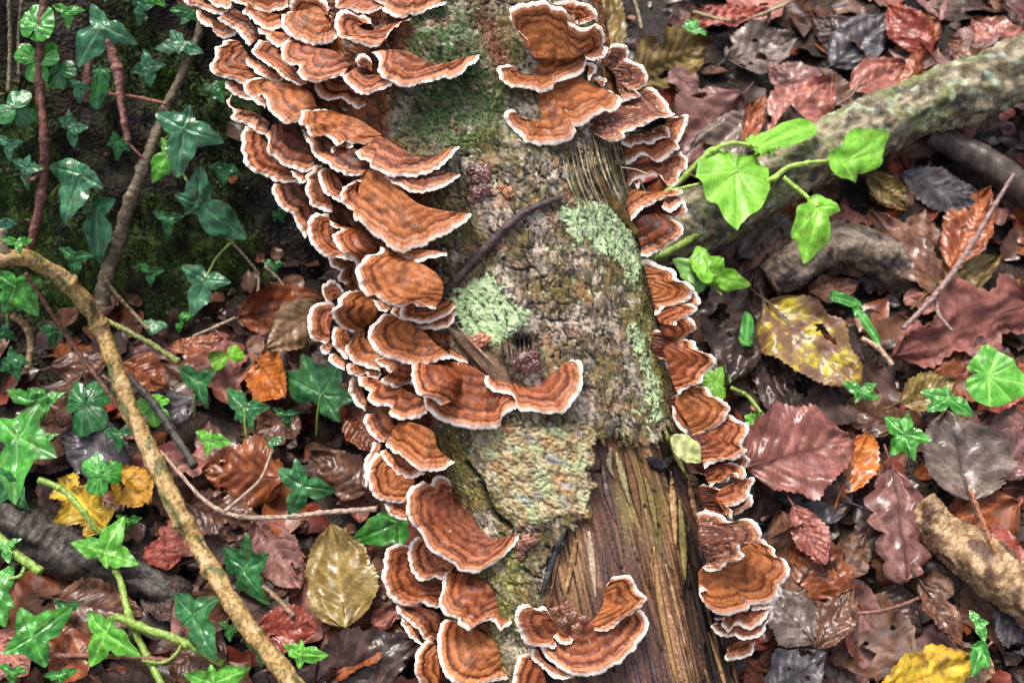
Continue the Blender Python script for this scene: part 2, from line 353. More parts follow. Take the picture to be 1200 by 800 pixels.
log = add('fallen_log', None, label='leaning rotten log with moss, lichen and rows of brown bracket fungi on both sides', cat='log', loc=tuple(LOG0))
def lpart(name, me, label=None, kind=None):
    return add(name, me, log, label, kind=kind)
for k, (nm, mt, lb) in enumerate([('bark', M_bark, None), ('bare_wood', M_wood, 'streaky bare wood where the bark has fallen away'), ('bark_slab', M_bark, 'thick tan slab of bark above the bare wood'),
        ('lichen_patch', M_lich, 'pale green lichen patch under the lying twig'), ('lichen_patch', M_lich, 'long pale lichen patch near the right edge'),
        ('lichen_patch', M_lich, 'narrow green lichen streak'), None][:6]):
    v, f, c = sub(Vf, LF, Cf, fl == k if k else (fl == 0) | (fl == 6))
    lpart(nm, mesh(nm, v-LOG0, f, c, mt), lb)
# fine surface lookup for things that lie on the log
sx, sy, sd_ = px_[::2, :500:2], py_[::2, :500:2], None
pp = P[:, :500]; fx, fy, fd = proj(pp); BUF = np.full((900, 1300), 9.)
ok = (fx > -40) & (fx < 1240) & (fy > -40) & (fy < 850) & (np.cos(TT[:, :500]) > 0)
np.minimum.at(BUF, ((fy[ok]+40).astype(int), (fx[ok]+40).astype(int)), fd[ok])
def surf(px, py):
    x = int(px+40); y = int(py+40)
    if 3 <= y < 896 and 3 <= x < 1296:
        w_ = BUF[y-2:y+3, x-2:x+3].min()
        if w_ < 5: return w_
    return hitl(px, py)
# ------------------------------------------------------------------ bits that belong to the log
def ribbon(path, w0, w1, lift, colr, dep, n=14, jag=.25, thick=2.2):
    """splinter or fibre following pixels on a surface; closed solid; vertices in metres (world)"""
    Pp = resample(path, n); T = np.gradient(Pp, axis=0); T /= np.linalg.norm(T, axis=1)[:, None]; Nn = np.stack([-T[:, 1], T[:, 0]], 1)
    V = []; cc = []
    for i in range(n):
        s = i/(n-1); w = (w0*(1-s)+w1*s)*(.12+.88*math.sin(math.pi*min(max(s, .02), .98))**.7)*(1+jag*random.uniform(-1, 1))
        d = dep(*Pp[i])-lift*PX
        for k, (o, h) in enumerate(((-1, 0), (-.45, 1), (.35, 1.1), (1, 0), (0, -1.2))):
            q = Pp[i]+Nn[i]*o*w/2
            V.append(pt(q[0], q[1], d-h*thick*PX*.5)); b = random.uniform(.7, 1.2)*(1 if k in (1, 2) else .7); cc.append([x*b for x in colr])
    F = []
    for i in range(n-1):
        for k in range(5):
            a = i*5+k; b = i*5+(k+1) % 5; F.append((a, b, b+5, a+5))
    F += [(4, 3, 2, 1, 0), tuple((n-1)*5+k for k in range(5))]
    return np.array(V), F, np.clip(np.array(cc), 0, 1)
def splinter(path, w0, w1, lift, colr, name='splinter', label=None):
    k_ = 1.0 if name == 'fibre' else 1.55
    V, F, c = ribbon(path, w0*k_, w1*k_*.8, lift-(0 if k_ == 1 else 1.4), [q*(1 if k_ == 1 else .8) for q in colr], surf, n=22, jag=.16, thick=2.2 if k_ == 1 else 1.7)
    return lpart(name, mesh(name, V-LOG0, F, c, M_wood), label)
PALE = (.40, .23, .10); TAN = (.17, .085, .04); DK = (.04, .027, .022); YG = (.22, .17, .06); PURP = (.13, .085, .08)
for path, w0, w1, lf, cl in [
    ([(786, 552), (789, 600), (792, 640)], 7, 8, 3, PALE), ([(796, 585), (800, 640), (803, 680)], 9, 8, 2, YG), ([(706, 545), (712, 580), (722, 612)], 6, 6, 2, PURP),
    ([(733, 530), (742, 570), (752, 615)], 9, 7, 3, TAN), ([(722, 530), (730, 560), (738, 590)], 7, 6, 3, (.36, .30, .16)), ([(676, 632), (668, 670), (660, 705)], 7, 4, 2, PALE),
    ([(690, 622), (694, 660), (698, 700)], 8, 6, 2, (.55, .40, .27)), ([(706, 640), (712, 690), (716, 720)], 5, 5, 1, PURP), ([(806, 560), (812, 590), (820, 620)], 7, 6, 3, TAN),
    ([(766, 640), (776, 720), (796, 810)], 6, 8, 2, PALE), ([(790, 690), (806, 760), (816, 810)], 6, 6, 2, TAN), ([(806, 660), (826, 740), (842, 810)], 5, 6, 2, DK),
    ([(820, 640), (834, 700), (848, 760)], 5, 5, 2, (.13, .11, .12)), ([(824, 690), (840, 760), (850, 812)], 4, 4, 2, TAN), ([(780, 660), (790, 700), (804, 760)], 4, 4, 2, (.45, .27, .15)),
    ([(742, 610), (752, 650), (760, 690)], 5, 4, 1, TAN), ([(756, 560), (764, 590), (770, 625)], 7, 6, 3, YG), ([(780, 540), (786, 560), (790, 580)], 5, 4, 3, DK),
    ([(656, 645), (650, 670), (645, 698)], 5, 4, 2, TAN), ([(740, 770), (746, 790), (750, 815)], 5, 5, 1, PURP), ([(755, 745), (765, 780), (772, 815)], 4, 4, 1, (.15, .10, .10)),
    ([(716, 524), (714, 545), (720, 560)], 6, 5, 4, (.24, .20, .13)), ([(846, 740), (858, 780), (866, 812)], 6, 5, 2, TAN), ([(830, 740), (846, 790), (856, 830)], 4, 4, 3, PALE)]:
    splinter(path, w0, w1, lf, cl)
for k in range(20):               # shredded fibres below the upper right brackets
    x = 662+k*4.0+random.uniform(-2, 2); y = 158+random.uniform(0, 22)+abs(x-700)*.2; L = random.uniform(35, 80)
    splinter([(x, y), (x+L*.12, y+L*.5), (x+L*.34, y+L)], 3.5, 2.5, random.uniform(1, 4), random.choice([(.36, .28, .18), (.22, .16, .09), (.42, .36, .25), (.2, .2, .08)]), 'fibre')
splinter([(698, 206), (716, 236), (738, 262), (754, 288)], 11, 9, 3, (.17, .10, .025), 'bark_strip', 'ochre strip of peeled bark')
splinter([(526, 384), (548, 404), (570, 424), (590, 446), (600, 462)], 12, 26, 6, (.22, .13, .08), 'bark_strip', 'frayed brown strip between the two big central brackets')
splinter([(536, 382), (560, 408), (584, 432)], 4, 5, 10, (.32, .20, .13), 'fibre'); splinter([(532, 392), (556, 420), (580, 446)], 4, 5, 9, (.13, .07, .045), 'fibre')
for k in range(9):                # torn dark ribs in the hollow
    x = 588+k*5.2; splinter([(x, 398-k*.5), (x+1, 412), (x+3, 428)], 3.6, 3, 4+2*math.sin(k), random.choice([DK, (.15, .09, .07), (.09, .06, .05)]), 'fibre')
splinter([(662, 622), (650, 650), (640, 680), (634, 702)], 7, 5, 3, (.05, .05, .06), 'bark_strip', 'dark bark edge beside the bare wood')
splinter([(758, 536), (776, 545), (792, 530)], 12, 10, 5, (.035, .03, .035), 'bark_strip')
splinter([(780, 505), (790, 530), (806, 560)], 8, 5, 6, (.30, .30, .10), 'bark_strip')
# curling chips of bark
def chip(x, y, r, colr, lift):
    n = 9; a0 = random.uniform(0, 6); e = random.uniform(.6, 1.); V = []; c = []
    d = surf(x, y)
    for ring, (rr, h) in enumerate(((0, 1.5), (.62, 1.6), (1, 1.0), (1.0, -1.5))):
        for k in range(n if ring else 1):
            a = a0+k*2*math.pi/n; q = r*rr*(1 if ring == 0 else _cr[k % 9])
            xx = x+math.cos(a)*q*e*.8; yy = y+math.sin(a)*q*1.25
            dd = min(surf(xx, yy), d+3*PX) if rr else d
            V.append(pt(xx, yy, dd-(lift+h)*PX)); b = random.uniform(.7, 1.2)*(.6 if ring == 3 else 1); c.append([t*b for t in colr])
    F = [(0, 1+k, 1+(k+1) % n) for k in range(n)]
    for g in (0, 1):
        F += [(1+g*n+k, 1+(g+1)*n+k, 1+(g+1)*n+(k+1) % n, 1+g*n+(k+1) % n) for k in range(n)]
    V = np.array(V); lpart('bark_flake', mesh('bark_flake', V-LOG0, F, np.clip(c, 0, 1), M_bark))
for k in range(80):
    _cr = [random.uniform(.5, 1.3) for _ in range(9)]
    x = random.uniform(480, 790); y = random.uniform(160, 720)
    l = np.interp(y, [160, 200, 330, 500, 600, 720], [500, 540, 530, 530, 570, 580]); r = np.interp(y, [160, 300, 500, 520, 720], [700, 745, 780, 700, 620])
    if not l < x < r or any(inpoly(np.array([x]), np.array([y]), L)[0] for L in LICH+[WOOD, SLAB]) or y > 600: continue
    chip(x, y, random.uniform(5, 11), random.choice([(.17, .125, .08), (.26, .20, .13), (.10, .08, .06), (.22, .14, .08), (.15, .13, .07), (.32, .25, .19)]), random.uniform(-1.5, .6))
# moss on the log: many tiny blades
def blades(pts, nrms, size, cols, name, matr, parent=None, off=None):
    n = len(pts); t = rng.normal(size=(n, 3)); t -= (t*nrms).sum(1)[:, None]*nrms; t /= np.linalg.norm(t, axis=1)[:, None]
    s = (size*rng.uniform(.5, 1.3, n))[:, None]; lean = rng.normal(size=(n, 3))*.7
    tip = nrms+lean; tip /= np.linalg.norm(tip, axis=1)[:, None]
    V = np.stack([pts-t*s*.22, pts+t*s*.22, pts+tip*s], 1).reshape(-1, 3)
    if off is not None: V = V-off
    F = np.arange(3*n).reshape(-1, 3); c = np.repeat(cols, 3, 0); c[0::3] *= .6; c[1::3] *= .6
    return add(name, mesh(name, V, F, c, matr, smooth=False), parent, kind='stuff')
prob = (gm*.5+om*.22)*(~wood)*front*(np.hypot(px_-560, py_-100) < 900); sel = rng.random(prob.shape) < prob*.55
mc = mixc((.014, .035, .010), (.075, .14, .028), rng.random(sel.sum())); mo = (om > gm)[sel]; mc[mo] = mixc((.06, .06, .01), (.20, .20, .04), rng.random(mo.sum()))
blades(P[sel], nrm[sel], 3.0*PX, mc, 'moss', M_moss, log, LOG0)
# ================================================================== BRACKET FUNGI
# traced outlines are in the coordinates of enlarged crops: (x0, y0, enlargement)
RG = dict(a=(200, 0, 5), b=(360, 0, 5), c=(240, 120, 5), d=(340, 120, 5), e=(300, 240, 5), f=(340, 340, 5), g=(400, 460, 5), h=(420, 620, 4.444),
          i=(560, 0, 5), j=(640, 40, 5.714), k=(680, 160, 6.667), l=(720, 270, 6.667), m=(720, 370, 5.714), n=(740, 480, 5.714), o=(740, 590, 3.808), p=(560, 640, 5), x=(0, 0, 1))
GL = 'bracket fungi crowded along the left side of the log'; GR = 'bracket fungi stacked down the right side of the log'
GC = 'bracket fungi standing on the middle of the log'
ORD = []
def B(rg, inner, outer, label, tone=0, grp=GL, rise=.30, w=1.0):
    x0, y0, s = RG[rg]; cv = lambda L: [(x0+a/s, y0+b/s) for a, b in L]
    ORD.append(dict(i=cv(inner), o=cv(outer), label=label, tone=tone, grp=grp, rise=rise, w=w))
# ---- left bank, back to front.  tone: 0 chestnut, 1 ochre top, 2 dark wet, 3 pinkish, 4 knobbly purple brown
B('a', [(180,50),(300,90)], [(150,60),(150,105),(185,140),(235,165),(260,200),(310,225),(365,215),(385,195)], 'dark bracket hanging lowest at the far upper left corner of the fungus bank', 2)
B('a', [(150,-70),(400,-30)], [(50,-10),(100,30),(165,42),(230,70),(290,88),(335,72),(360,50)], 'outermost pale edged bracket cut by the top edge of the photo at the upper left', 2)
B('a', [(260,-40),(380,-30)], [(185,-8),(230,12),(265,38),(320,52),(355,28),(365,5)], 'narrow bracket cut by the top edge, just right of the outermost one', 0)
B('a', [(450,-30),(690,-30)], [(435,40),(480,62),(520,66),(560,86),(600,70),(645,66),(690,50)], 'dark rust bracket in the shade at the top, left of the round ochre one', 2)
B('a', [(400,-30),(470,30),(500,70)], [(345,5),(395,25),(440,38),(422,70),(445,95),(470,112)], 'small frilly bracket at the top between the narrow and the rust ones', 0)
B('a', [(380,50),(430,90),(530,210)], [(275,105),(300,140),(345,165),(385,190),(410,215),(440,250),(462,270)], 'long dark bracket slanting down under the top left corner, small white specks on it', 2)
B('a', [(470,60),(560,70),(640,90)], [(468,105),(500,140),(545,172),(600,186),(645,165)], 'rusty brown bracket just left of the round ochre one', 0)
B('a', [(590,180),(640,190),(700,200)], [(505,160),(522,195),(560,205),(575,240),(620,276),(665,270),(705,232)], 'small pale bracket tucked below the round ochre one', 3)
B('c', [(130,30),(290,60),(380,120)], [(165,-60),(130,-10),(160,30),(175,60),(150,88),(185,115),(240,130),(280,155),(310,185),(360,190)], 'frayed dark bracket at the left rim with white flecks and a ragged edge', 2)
B('a', [(380,480),(450,520),(560,580)], [(322,475),(330,520),(370,555),(430,580),(490,592),(555,636)], 'thin bracket peeping out under the big leftmost one', 2)
B('a', [(400,240),(440,300),(520,420)], [(362,235),(310,238),(300,265),(260,280),(258,330),(228,400),(255,435),(320,462),(370,472),(420,497),(465,490)], 'large leftmost bracket sticking out toward the ivy, chestnut with a pale margin', 0, rise=.3)
B('a', [(500,350),(560,390),(660,440)], [(440,345),(460,390),(520,440),(580,475),(640,482),(658,465)], 'slim bracket squeezed between the large leftmost one and the long diagonal one', 0)
B('a', [(730,488),(800,500)], [(698,490),(715,525),(750,545),(795,532),(808,510)], 'tiny pale lobe at the lower tip of the long diagonal bracket', 3)
B('a', [(600,250),(670,330),(760,430),(800,490)], [(562,242),(510,238),(482,290),(495,330),(540,360),(600,400),(650,450),(700,480),(760,502)], 'long diagonal bracket running down from the round ochre one, banded on top', 3)
B('a', [(590,480),(720,490),(820,540),(860,630)], [(535,460),(475,465),(430,500),(435,545),(470,575),(525,560),(560,590),(575,640),(620,690),(680,725),(735,712),(755,668)], 'two lobed bracket with ochre middle under the slim ones', 1)
B('c', [(300,170),(380,260),(480,390),(580,440)], [(238,138),(215,200),(220,290),(235,360),(280,410),(360,440),(420,470),(490,475),(560,480)], 'broad crescent bracket at the left rim, second large one down, wide white margin', 0, w=1.2)
B('c', [(400,130),(520,130),(640,350)], [(360,190),(370,230),(370,290),(410,330),(460,370),(520,395),(590,410),(640,395)], 'dark smooth wet bracket lying on the broad crescent at the left rim', 2)
B('c', [(560,405),(600,430)], [(498,402),(530,445),(568,476),(592,462)], 'pale sliver of bracket below the dark smooth one', 3)
B('c', [(470,480),(560,490),(640,620),(660,710)], [(400,475),(400,530),(420,590),(460,630),(510,650),(525,700),(550,740),(592,795)], 'drooping dark bracket at the left rim just below the broad crescent', 2)
B('d', [(130,190),(260,240),(400,280),(470,370)], [(70,160),(85,210),(110,250),(125,290),(165,335),(215,365),(270,400),(340,430),(418,430)], 'low wide bracket half hidden under the hooked ochre one', 2)
B('d', [(280,250),(350,235)], [(238,262),(250,300),(300,332),(330,312),(330,275),(372,258)], 'little hook shaped lobe hanging under the ochre bracket', 3)
B('b', [(90,470),(200,470),(300,530),(348,612)], [(45,485),(45,525),(80,575),(130,590),(190,575),(240,605),(300,640),(338,626)], 'ragged bracket with a torn pale lip below the curled pair', 3)
B('a', [(740,240),(850,280),(960,300),(1050,380)], [(705,235),(650,262),(640,310),(670,360),(720,385),(752,398),(735,430),(770,465),(840,485),(900,475),(960,455),(1008,445)], 'wide wavy bracket below the round ochre one, pinkish bands', 3)
B('b', [(290,395),(330,440),(420,440),(500,470)], [(205,445),(240,500),(290,540),(350,555),(420,535),(470,510),(515,485)], 'cup shaped bracket with dark rings under the wide winged one', 0)
B('b', [(340,400),(380,420)], [(302,388),(285,355),(300,325),(345,320),(378,357)], 'tiny curled lobe standing on the cup shaped bracket', 3)
B('a', [(760,90),(850,90),(920,90)], [(705,82),(690,45),(705,5),(750,-30),(860,-20),(915,12),(932,52)], 'ochre bracket cut by the top edge behind the round one', 1)
B('a', [(770,60),(860,50),(955,165)], [(690,73),(650,85),(645,130),(665,185),(720,225),(780,250),(840,268),(900,265),(960,240),(978,222)], 'round ochre bracket near the top edge with fine rings, fan shaped', 1, w=1.1)
B('b', [(300,-50),(380,-40),(450,0)], [(200,-30),(165,10),(178,48),(240,52),(310,80),(370,80),(430,50),(452,30)], 'bracket at the top edge behind the spiral shaped one', 0)
B('b', [(430,-40),(600,-50),(800,10)], [(370,-10),(420,20),(455,40),(440,62),(490,88),(550,108),(600,90),(650,85),(710,60),(760,45),(818,18)], 'long shallow bracket reaching right onto the moss along the top edge', 0)
B('b', [(385,140),(320,145),(310,165),(380,180),(480,145),(595,114)], [(378,155),(380,118),(350,95),(290,90),(230,62),(190,60),(165,105),(165,190),(190,215),(250,240),(320,260),(360,280),(420,270),(450,235),(480,190),(530,150),(606,108)], 'spiral shaped bracket with curled pink rings near the top', 3, w=1.1)
B('b', [(450,290),(590,300),(690,355),(800,375),(900,340),(1004,321)], [(378,308),(412,332),(420,380),(415,420),(440,460),(490,475),(540,510),(600,512),(650,495),(720,485),(790,460),(860,460),(910,430),(940,395),(985,370),(1010,326)], 'wide winged bracket stretching right over the green moss, smooth chestnut', 0, w=1.1)
B('d', [(280,60),(390,95),(480,150),(540,190)], [(248,48),(200,35),(160,45),(110,48),(62,52),(60,90),(48,120),(90,150),(110,190),(150,200),(210,200),(250,230),(270,258),(300,240),(340,240),(400,246),(440,250)], 'ochre bracket with orange middle and dark right end, below the ragged lipped one', 1, w=1.1)
B('d', [(190,380),(200,480),(250,600)], [(188,368),(140,365),(130,400),(95,430),(92,480),(80,520),(110,570),(130,610),(170,630),(245,652)], 'upright oval bracket left of the double edged one', 2)
B('d', [(240,390),(300,470),(350,560)], [(195,380),(168,410),(170,470),(200,530),(240,550),(280,580),(325,602)], 'narrow double edged bracket left of the huge fan', 0)
B('d', [(420,420),(430,395),(520,390),(600,450),(730,580),(870,628),(1055,651)], [(368,655),(375,690),(405,700),(435,730),(490,780),(530,800),(580,850),(625,880),(660,883),(720,855),(800,845),(830,815),(900,780),(1000,722),(1064,656)], 'huge ochre fan bracket left of the lying twig with a long right tip', 1, rise=.26, w=1.15)
B('d', [(440,430),(440,520),(500,600)], [(412,468),(358,464),(305,512),(302,560),(330,615),(370,640),(438,658)], 'round shoulder lobe on the left of the huge fan', 0)
B('d', [(600,430),(700,430),(850,400),(1000,424)], [(550,430),(600,470),(660,500),(720,528),(800,525),(850,520),(920,480),(1006,430)], 'dark under bracket showing beneath the pink banded wing beside the red lumps', 2)
B('d', [(440,260),(520,200),(620,250),(720,310),(830,325),(920,268),(988,258)], [(420,275),(388,290),(400,325),(460,350),(480,385),(540,415),(600,440),(630,435),(690,442),(760,430),(830,405),(890,370),(940,320),(994,262)], 'pink banded winged bracket with a dark spot, pointing at the dark red lumps', 3, w=1.1)
B('x', [(398,300),(412,300),(415,330)], [(384,302),(388,312),(399,318),(396,326),(404,334)], 'crumbly frayed brown bracket remnant under the left oval pair', 2)
B('e', [(430,80),(470,170),(570,290)], [(425,55),(350,48),(308,100),(305,180),(330,240),(380,290),(430,312),(500,312),(565,332)], 'oval chestnut bracket of the pair at the left rim, the left one', 0, w=1.1)
B('e', [(510,125),(600,150),(710,240),(640,320)], [(425,88),(440,125),(492,142),(452,180),(470,240),(510,285),(560,315),(592,358)], 'oval chestnut bracket of the pair at the left rim, the right one', 0)
B('e', [(440,560),(490,540)], [(412,568),(385,520),(395,470),(440,440),(480,460),(518,502)], 'small round bracket perched at the top of the lower left cluster', 3)
B('f', [(260,90),(240,180),(230,300)], [(242,70),(180,75),(130,100),(100,160),(98,230),(130,280),(180,305),(202,322)], 'leftmost rounded bracket of the middle cluster beside the dead leaves', 3, w=1.1)
B('f', [(220,300),(250,330)], [(195,318),(175,345),(200,373),(236,360)], 'small drop shaped lobe under the leftmost rounded bracket', 3)
B('f', [(260,370),(320,410)], [(235,373),(228,410),(270,447),(322,463)], 'half hidden bracket just above the dark ivy leaf', 0)
B('f', [(390,520),(430,600),(450,670)], [(362,500),(345,550),(350,600),(370,650),(400,685),(442,706)], 'narrow bracket at the left rim beside the dark ivy leaf', 2)
B('f', [(370,430),(450,460),(500,480)], [(335,423),(325,460),(360,495),(400,496),(440,480)], 'brown bracket with pale crumbs below the stepped ones', 0)
B('f', [(475,475),(530,480)], [(440,475),(455,505),(500,517),(542,495)], 'tiny white rimmed lobe between stepped brackets', 3)
B('f', [(480,510),(570,540),(690,590),(790,650)], [(428,498),(398,515),(410,560),(462,590),(458,640),(500,675),(592,692),(580,722),(620,750),(680,762),(750,750),(803,722)], 'broad scalloped bracket with wavy dark bands left of the big central wing', 0, w=1.1)
B('f', [(300,220),(350,260),(350,370)], [(262,213),(245,260),(245,310),(270,350),(300,385),(338,407)], 'ochre toned bracket showing between two others in the middle cluster', 1)
B('f', [(400,250),(460,300),(520,380),(540,430)], [(348,308),(322,335),(335,385),(370,425),(420,445),(480,460),(525,477)], 'bracket with ochre centre under the tall one of the middle cluster', 1)
B('f', [(430,10),(520,90),(480,180),(410,238)], [(390,0),(330,12),(290,40),(270,90),(245,110),(248,150),(280,200),(320,225),(362,243)], 'tall rounded bracket of the middle cluster with wood coloured centre', 1, w=1.1)
B('f', [(570,395),(640,420),(710,450),(715,520)], [(530,393),(500,408),(520,440),(560,465),(598,505),(545,510),(538,540),(580,560),(630,570),(690,545),(718,560)], 'small double bracket between the ringed one and the central wing', 0)
B('f', [(530,60),(590,110)], [(485,55),(508,100),(558,130)], 'pale edge of a bracket above the ringed one', 3)
B('e', [(850,620),(960,690),(1090,650),(1168,622)], [(818,600),(792,630),(840,670),(890,700),(950,720),(1020,735),(1090,730),(1140,700),(1176,635)], 'lower of two thin brackets left of the round lichen patch', 0)
B('e', [(930,620),(1030,600),(1060,560),(1160,575)], [(858,598),(845,640),(880,675),(940,692),(1000,690),(1060,680),(1120,645),(1172,598)], 'upper of two thin brackets left of the round lichen patch', 3)
B('f', [(930,345),(1010,372)], [(938,380),(980,415),(1044,429)], 'small brown flap at the right end of the ringed bracket', 1)
B('f', [(640,170),(760,220),(860,320),(935,372)], [(582,138),(540,145),(500,190),(465,225),(460,290),(490,350),(540,385),(600,405),(660,430),(720,445),(800,440),(870,410),(942,395)], 'fan bracket with clear dark and ochre rings left of the frayed bark strip', 1, w=1.2)
B('e', [(825,290),(900,315),(980,350),(1050,395),(1092,450),(1098,500),(1085,550),(1058,590)], [(772,262),(730,245),(710,290),(650,300),(610,340),(585,380),(590,440),(610,500),(660,535),(700,530),(740,570),(800,590),(850,605),(900,570),(930,580),(960,600),(1052,603)], 'large ringed bracket touching the lower end of the lying twig', 1, w=1.2)
B('e', [(830,280),(900,268),(1000,263),(1110,277)], [(802,298),(830,320),(890,325),(930,340),(1000,320),(1050,305),(1108,302),(1120,286)], 'flat sliver of a bracket under the huge fan', 3)
# ---- big central wing
B('x', [(512,428),(540,424),(568,438),(600,462)], [(496,466),(500,480),(512,490),(528,497),(544,502),(560,502.5),(576,503),(586,499),(589,490),(600,481),(612,478)], 'big central fan bracket below the frayed strip, smooth orange brown', 0, GC, w=1.2)
B('x', [(500,422),(530,424),(548,440),(540,466)], [(483,428),(482,442),(485,454),(490,463),(500,466),(510,470),(517,474)], 'left shoulder lobe of the big central fan', 0, GC)
B('x', [(574,440),(600,448),(625,453),(645,438),(667,423)], [(567,440),(569,452),(580,460),(596,462),(604,468),(610,481),(628,483),(655,484),(668,479),(673,470),(681,458),(684,440),(681,424),(670,421)], 'right wing of the big central fan, curving up on the grey bark', 3, GC, w=1.2)
# ---- lower left bank
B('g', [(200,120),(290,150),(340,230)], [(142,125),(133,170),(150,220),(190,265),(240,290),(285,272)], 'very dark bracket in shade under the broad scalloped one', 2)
B('g', [(240,300),(210,400),(220,500)], [(190,285),(168,340),(142,400),(138,470),(148,555)], 'thin bracket edge just outside the lower left ochre one', 3)
B('g', [(260,380),(350,470),(430,500),(410,590)], [(228,342),(180,370),(155,430),(150,510),(168,565),(190,610),(250,635),(320,645),(385,642)], 'lower left bracket with a sunken ochre middle, above the green ivy leaf', 1, w=1.1)
B('g', [(260,330),(350,390),(450,440)], [(230,342),(250,400),(290,435),(310,465),(360,490),(430,500),(492,470)], 'thin bracket under the glowing orange one', 0)
B('g', [(290,210),(380,170),(530,220),(570,330),(655,400)], [(258,308),(300,345),(350,370),(400,410),(450,450),(500,462),(580,455),(630,430),(667,408)], 'glowing orange wet bracket with a dark stain in its middle', 1)
B('g', [(290,645),(390,640),(400,700)], [(245,648),(260,690),(310,730),(378,752)], 'small bracket directly above the green ivy leaf', 0)
B('h', [(250,400),(350,410),(420,450),(420,550)], [(200,390),(210,440),(260,480),(310,520),(330,560),(375,592)], 'broken shaded bracket low on the left with a white crumb', 2)
B('h', [(260,480),(310,560)], [(220,458),(245,530),(290,580),(335,602)], 'thin double edge under the broken shaded bracket', 2)
B('h', [(290,110),(310,220),(420,290),(430,370)], [(262,85),(200,73),(150,100),(135,150),(130,200),(115,245),(140,290),(150,340),(190,380),(250,397),(320,380),(370,402),(418,412)], 'large wavy bracket low on the left rim below the ivy leaf', 0, w=1.15)
B('h', [(400,590),(420,700),(420,830)], [(357,578),(320,610),(300,660),(290,740),(315,800),(330,840)], 'bottom left bracket, ochre, beside the lowest large one', 1)
B('h', [(350,60),(430,130),(500,190)], [(310,33),(268,80),(256,150),(270,200),(300,260),(340,272),(400,250),(450,262),(482,222)], 'smooth bracket under the lower tall fan, joined at its white edge', 3, w=1.1)
B('h', [(500,480),(620,520),(720,600),(745,720)], [(462,468),(428,500),(410,580),(420,660),(430,720),(470,780),(540,818),(650,815),(720,790),(782,778)], 'lowest large bracket at the bottom edge with orange brown middle', 1, w=1.2)
B('h', [(500,225),(600,240),(690,300),(740,440),(790,475)], [(450,220),(438,270),(430,310),(420,370),(425,410),(470,450),(520,465),(530,500),(580,525),(640,485),(700,480),(738,532),(768,512),(796,478)], 'ribbed red brown bracket with a frilly lower edge below the lower tall fan', 0, w=1.1)
B('x', [(527,585),(548,600),(562,618),(576,630),(606,628)], [(528,577),(530,570),(525,560),(516,557),(507,560),(503,566),(496,563),(490,568),(480,571),(477,580),(478,590),(475,602),(480,612),(488,619),(496.5,633.5),(505.5,646),(519,654),(530,660.5),(539,669.5),(555,671),(568.5,666),(582,659),(593,649),(602,640),(608,628)], 'lower tall fan bracket, fox red with many fine rings', 3, w=1.1)
# ---- bottom group on the wood
B('p', [(330,650),(380,720),(420,880)], [(302,615),(250,640),(215,710),(205,800),(215,880)], 'bracket cut by the bottom edge left of the bottom cluster', 0, GC)
B('p', [(350,600),(400,680),(530,730)], [(305,598),(310,650),(360,690),(410,740),(450,778),(510,775),(565,763)], 'thin lower shelf under the large bottom crescent', 3, GC)
B('p', [(440,560),(500,490),(590,440),(690,440),(800,440),(925,385)], [(368,598),(390,640),(440,685),(500,730),(560,755),(640,760),(740,740),(760,710),(830,695),(860,650),(920,600),(960,540),(1002,490),(988,410),(945,368)], 'large crescent bracket on the bare wood at the bottom', 3, GC, rise=.35, w=1.15)
B('p', [(440,440),(465,480),(455,540)], [(425,402),(385,350),(330,362),(290,338),(240,350),(218,400),(230,470),(265,550),(310,580),(380,590),(440,600),(458,580)], 'round bracket at the left end of the bottom crescent', 3, GC, w=1.2)
B('p', [(740,255),(735,330),(700,400),(665,440),(672,475)], [(760,222),(790,180),(860,168),(910,185),(930,240),(960,270),(988,305),(960,350),(910,390),(840,430),(800,470),(760,495),(688,492)], 'upright orange ear shaped bracket at the right end of the bottom crescent', 1, GC)
B('p', [(475,490),(525,510)], [(440,530),(480,566),(540,571),(566,551)], 'tiny flap in the middle of the bottom crescent', 1, GC)
# ---- right side, top group back to front
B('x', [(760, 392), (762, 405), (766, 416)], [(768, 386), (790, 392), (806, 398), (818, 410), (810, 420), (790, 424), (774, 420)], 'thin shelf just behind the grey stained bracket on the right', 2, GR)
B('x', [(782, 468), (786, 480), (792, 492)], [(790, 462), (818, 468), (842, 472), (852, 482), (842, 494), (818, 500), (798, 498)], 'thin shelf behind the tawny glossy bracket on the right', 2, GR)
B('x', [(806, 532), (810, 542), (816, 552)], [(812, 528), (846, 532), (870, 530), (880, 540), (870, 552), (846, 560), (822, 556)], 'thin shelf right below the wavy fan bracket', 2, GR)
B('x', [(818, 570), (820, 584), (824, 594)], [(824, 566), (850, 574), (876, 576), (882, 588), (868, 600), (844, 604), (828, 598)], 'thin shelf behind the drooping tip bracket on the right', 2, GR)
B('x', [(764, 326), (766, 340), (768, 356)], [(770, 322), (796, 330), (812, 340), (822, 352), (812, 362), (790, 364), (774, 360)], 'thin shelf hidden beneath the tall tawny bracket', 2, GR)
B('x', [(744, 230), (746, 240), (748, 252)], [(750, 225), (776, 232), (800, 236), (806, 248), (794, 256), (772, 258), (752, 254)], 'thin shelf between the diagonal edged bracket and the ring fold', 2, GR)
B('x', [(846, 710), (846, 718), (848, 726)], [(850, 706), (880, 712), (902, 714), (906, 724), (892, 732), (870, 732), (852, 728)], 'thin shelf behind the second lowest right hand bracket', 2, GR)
B('o', [(540,620),(480,612),(440,630)], [(556,608),(545,660),(510,685),(460,697),(420,692),(428,650)], 'small bracket at the very bottom of the right hand stack', 1, GR)
B('o', [(560,560),(480,550),(400,535)], [(607,518),(590,570),(550,600),(500,610),(460,592),(420,592),(380,585),(355,545),(378,528)], 'second bracket from the bottom of the right hand stack', 0, GR)
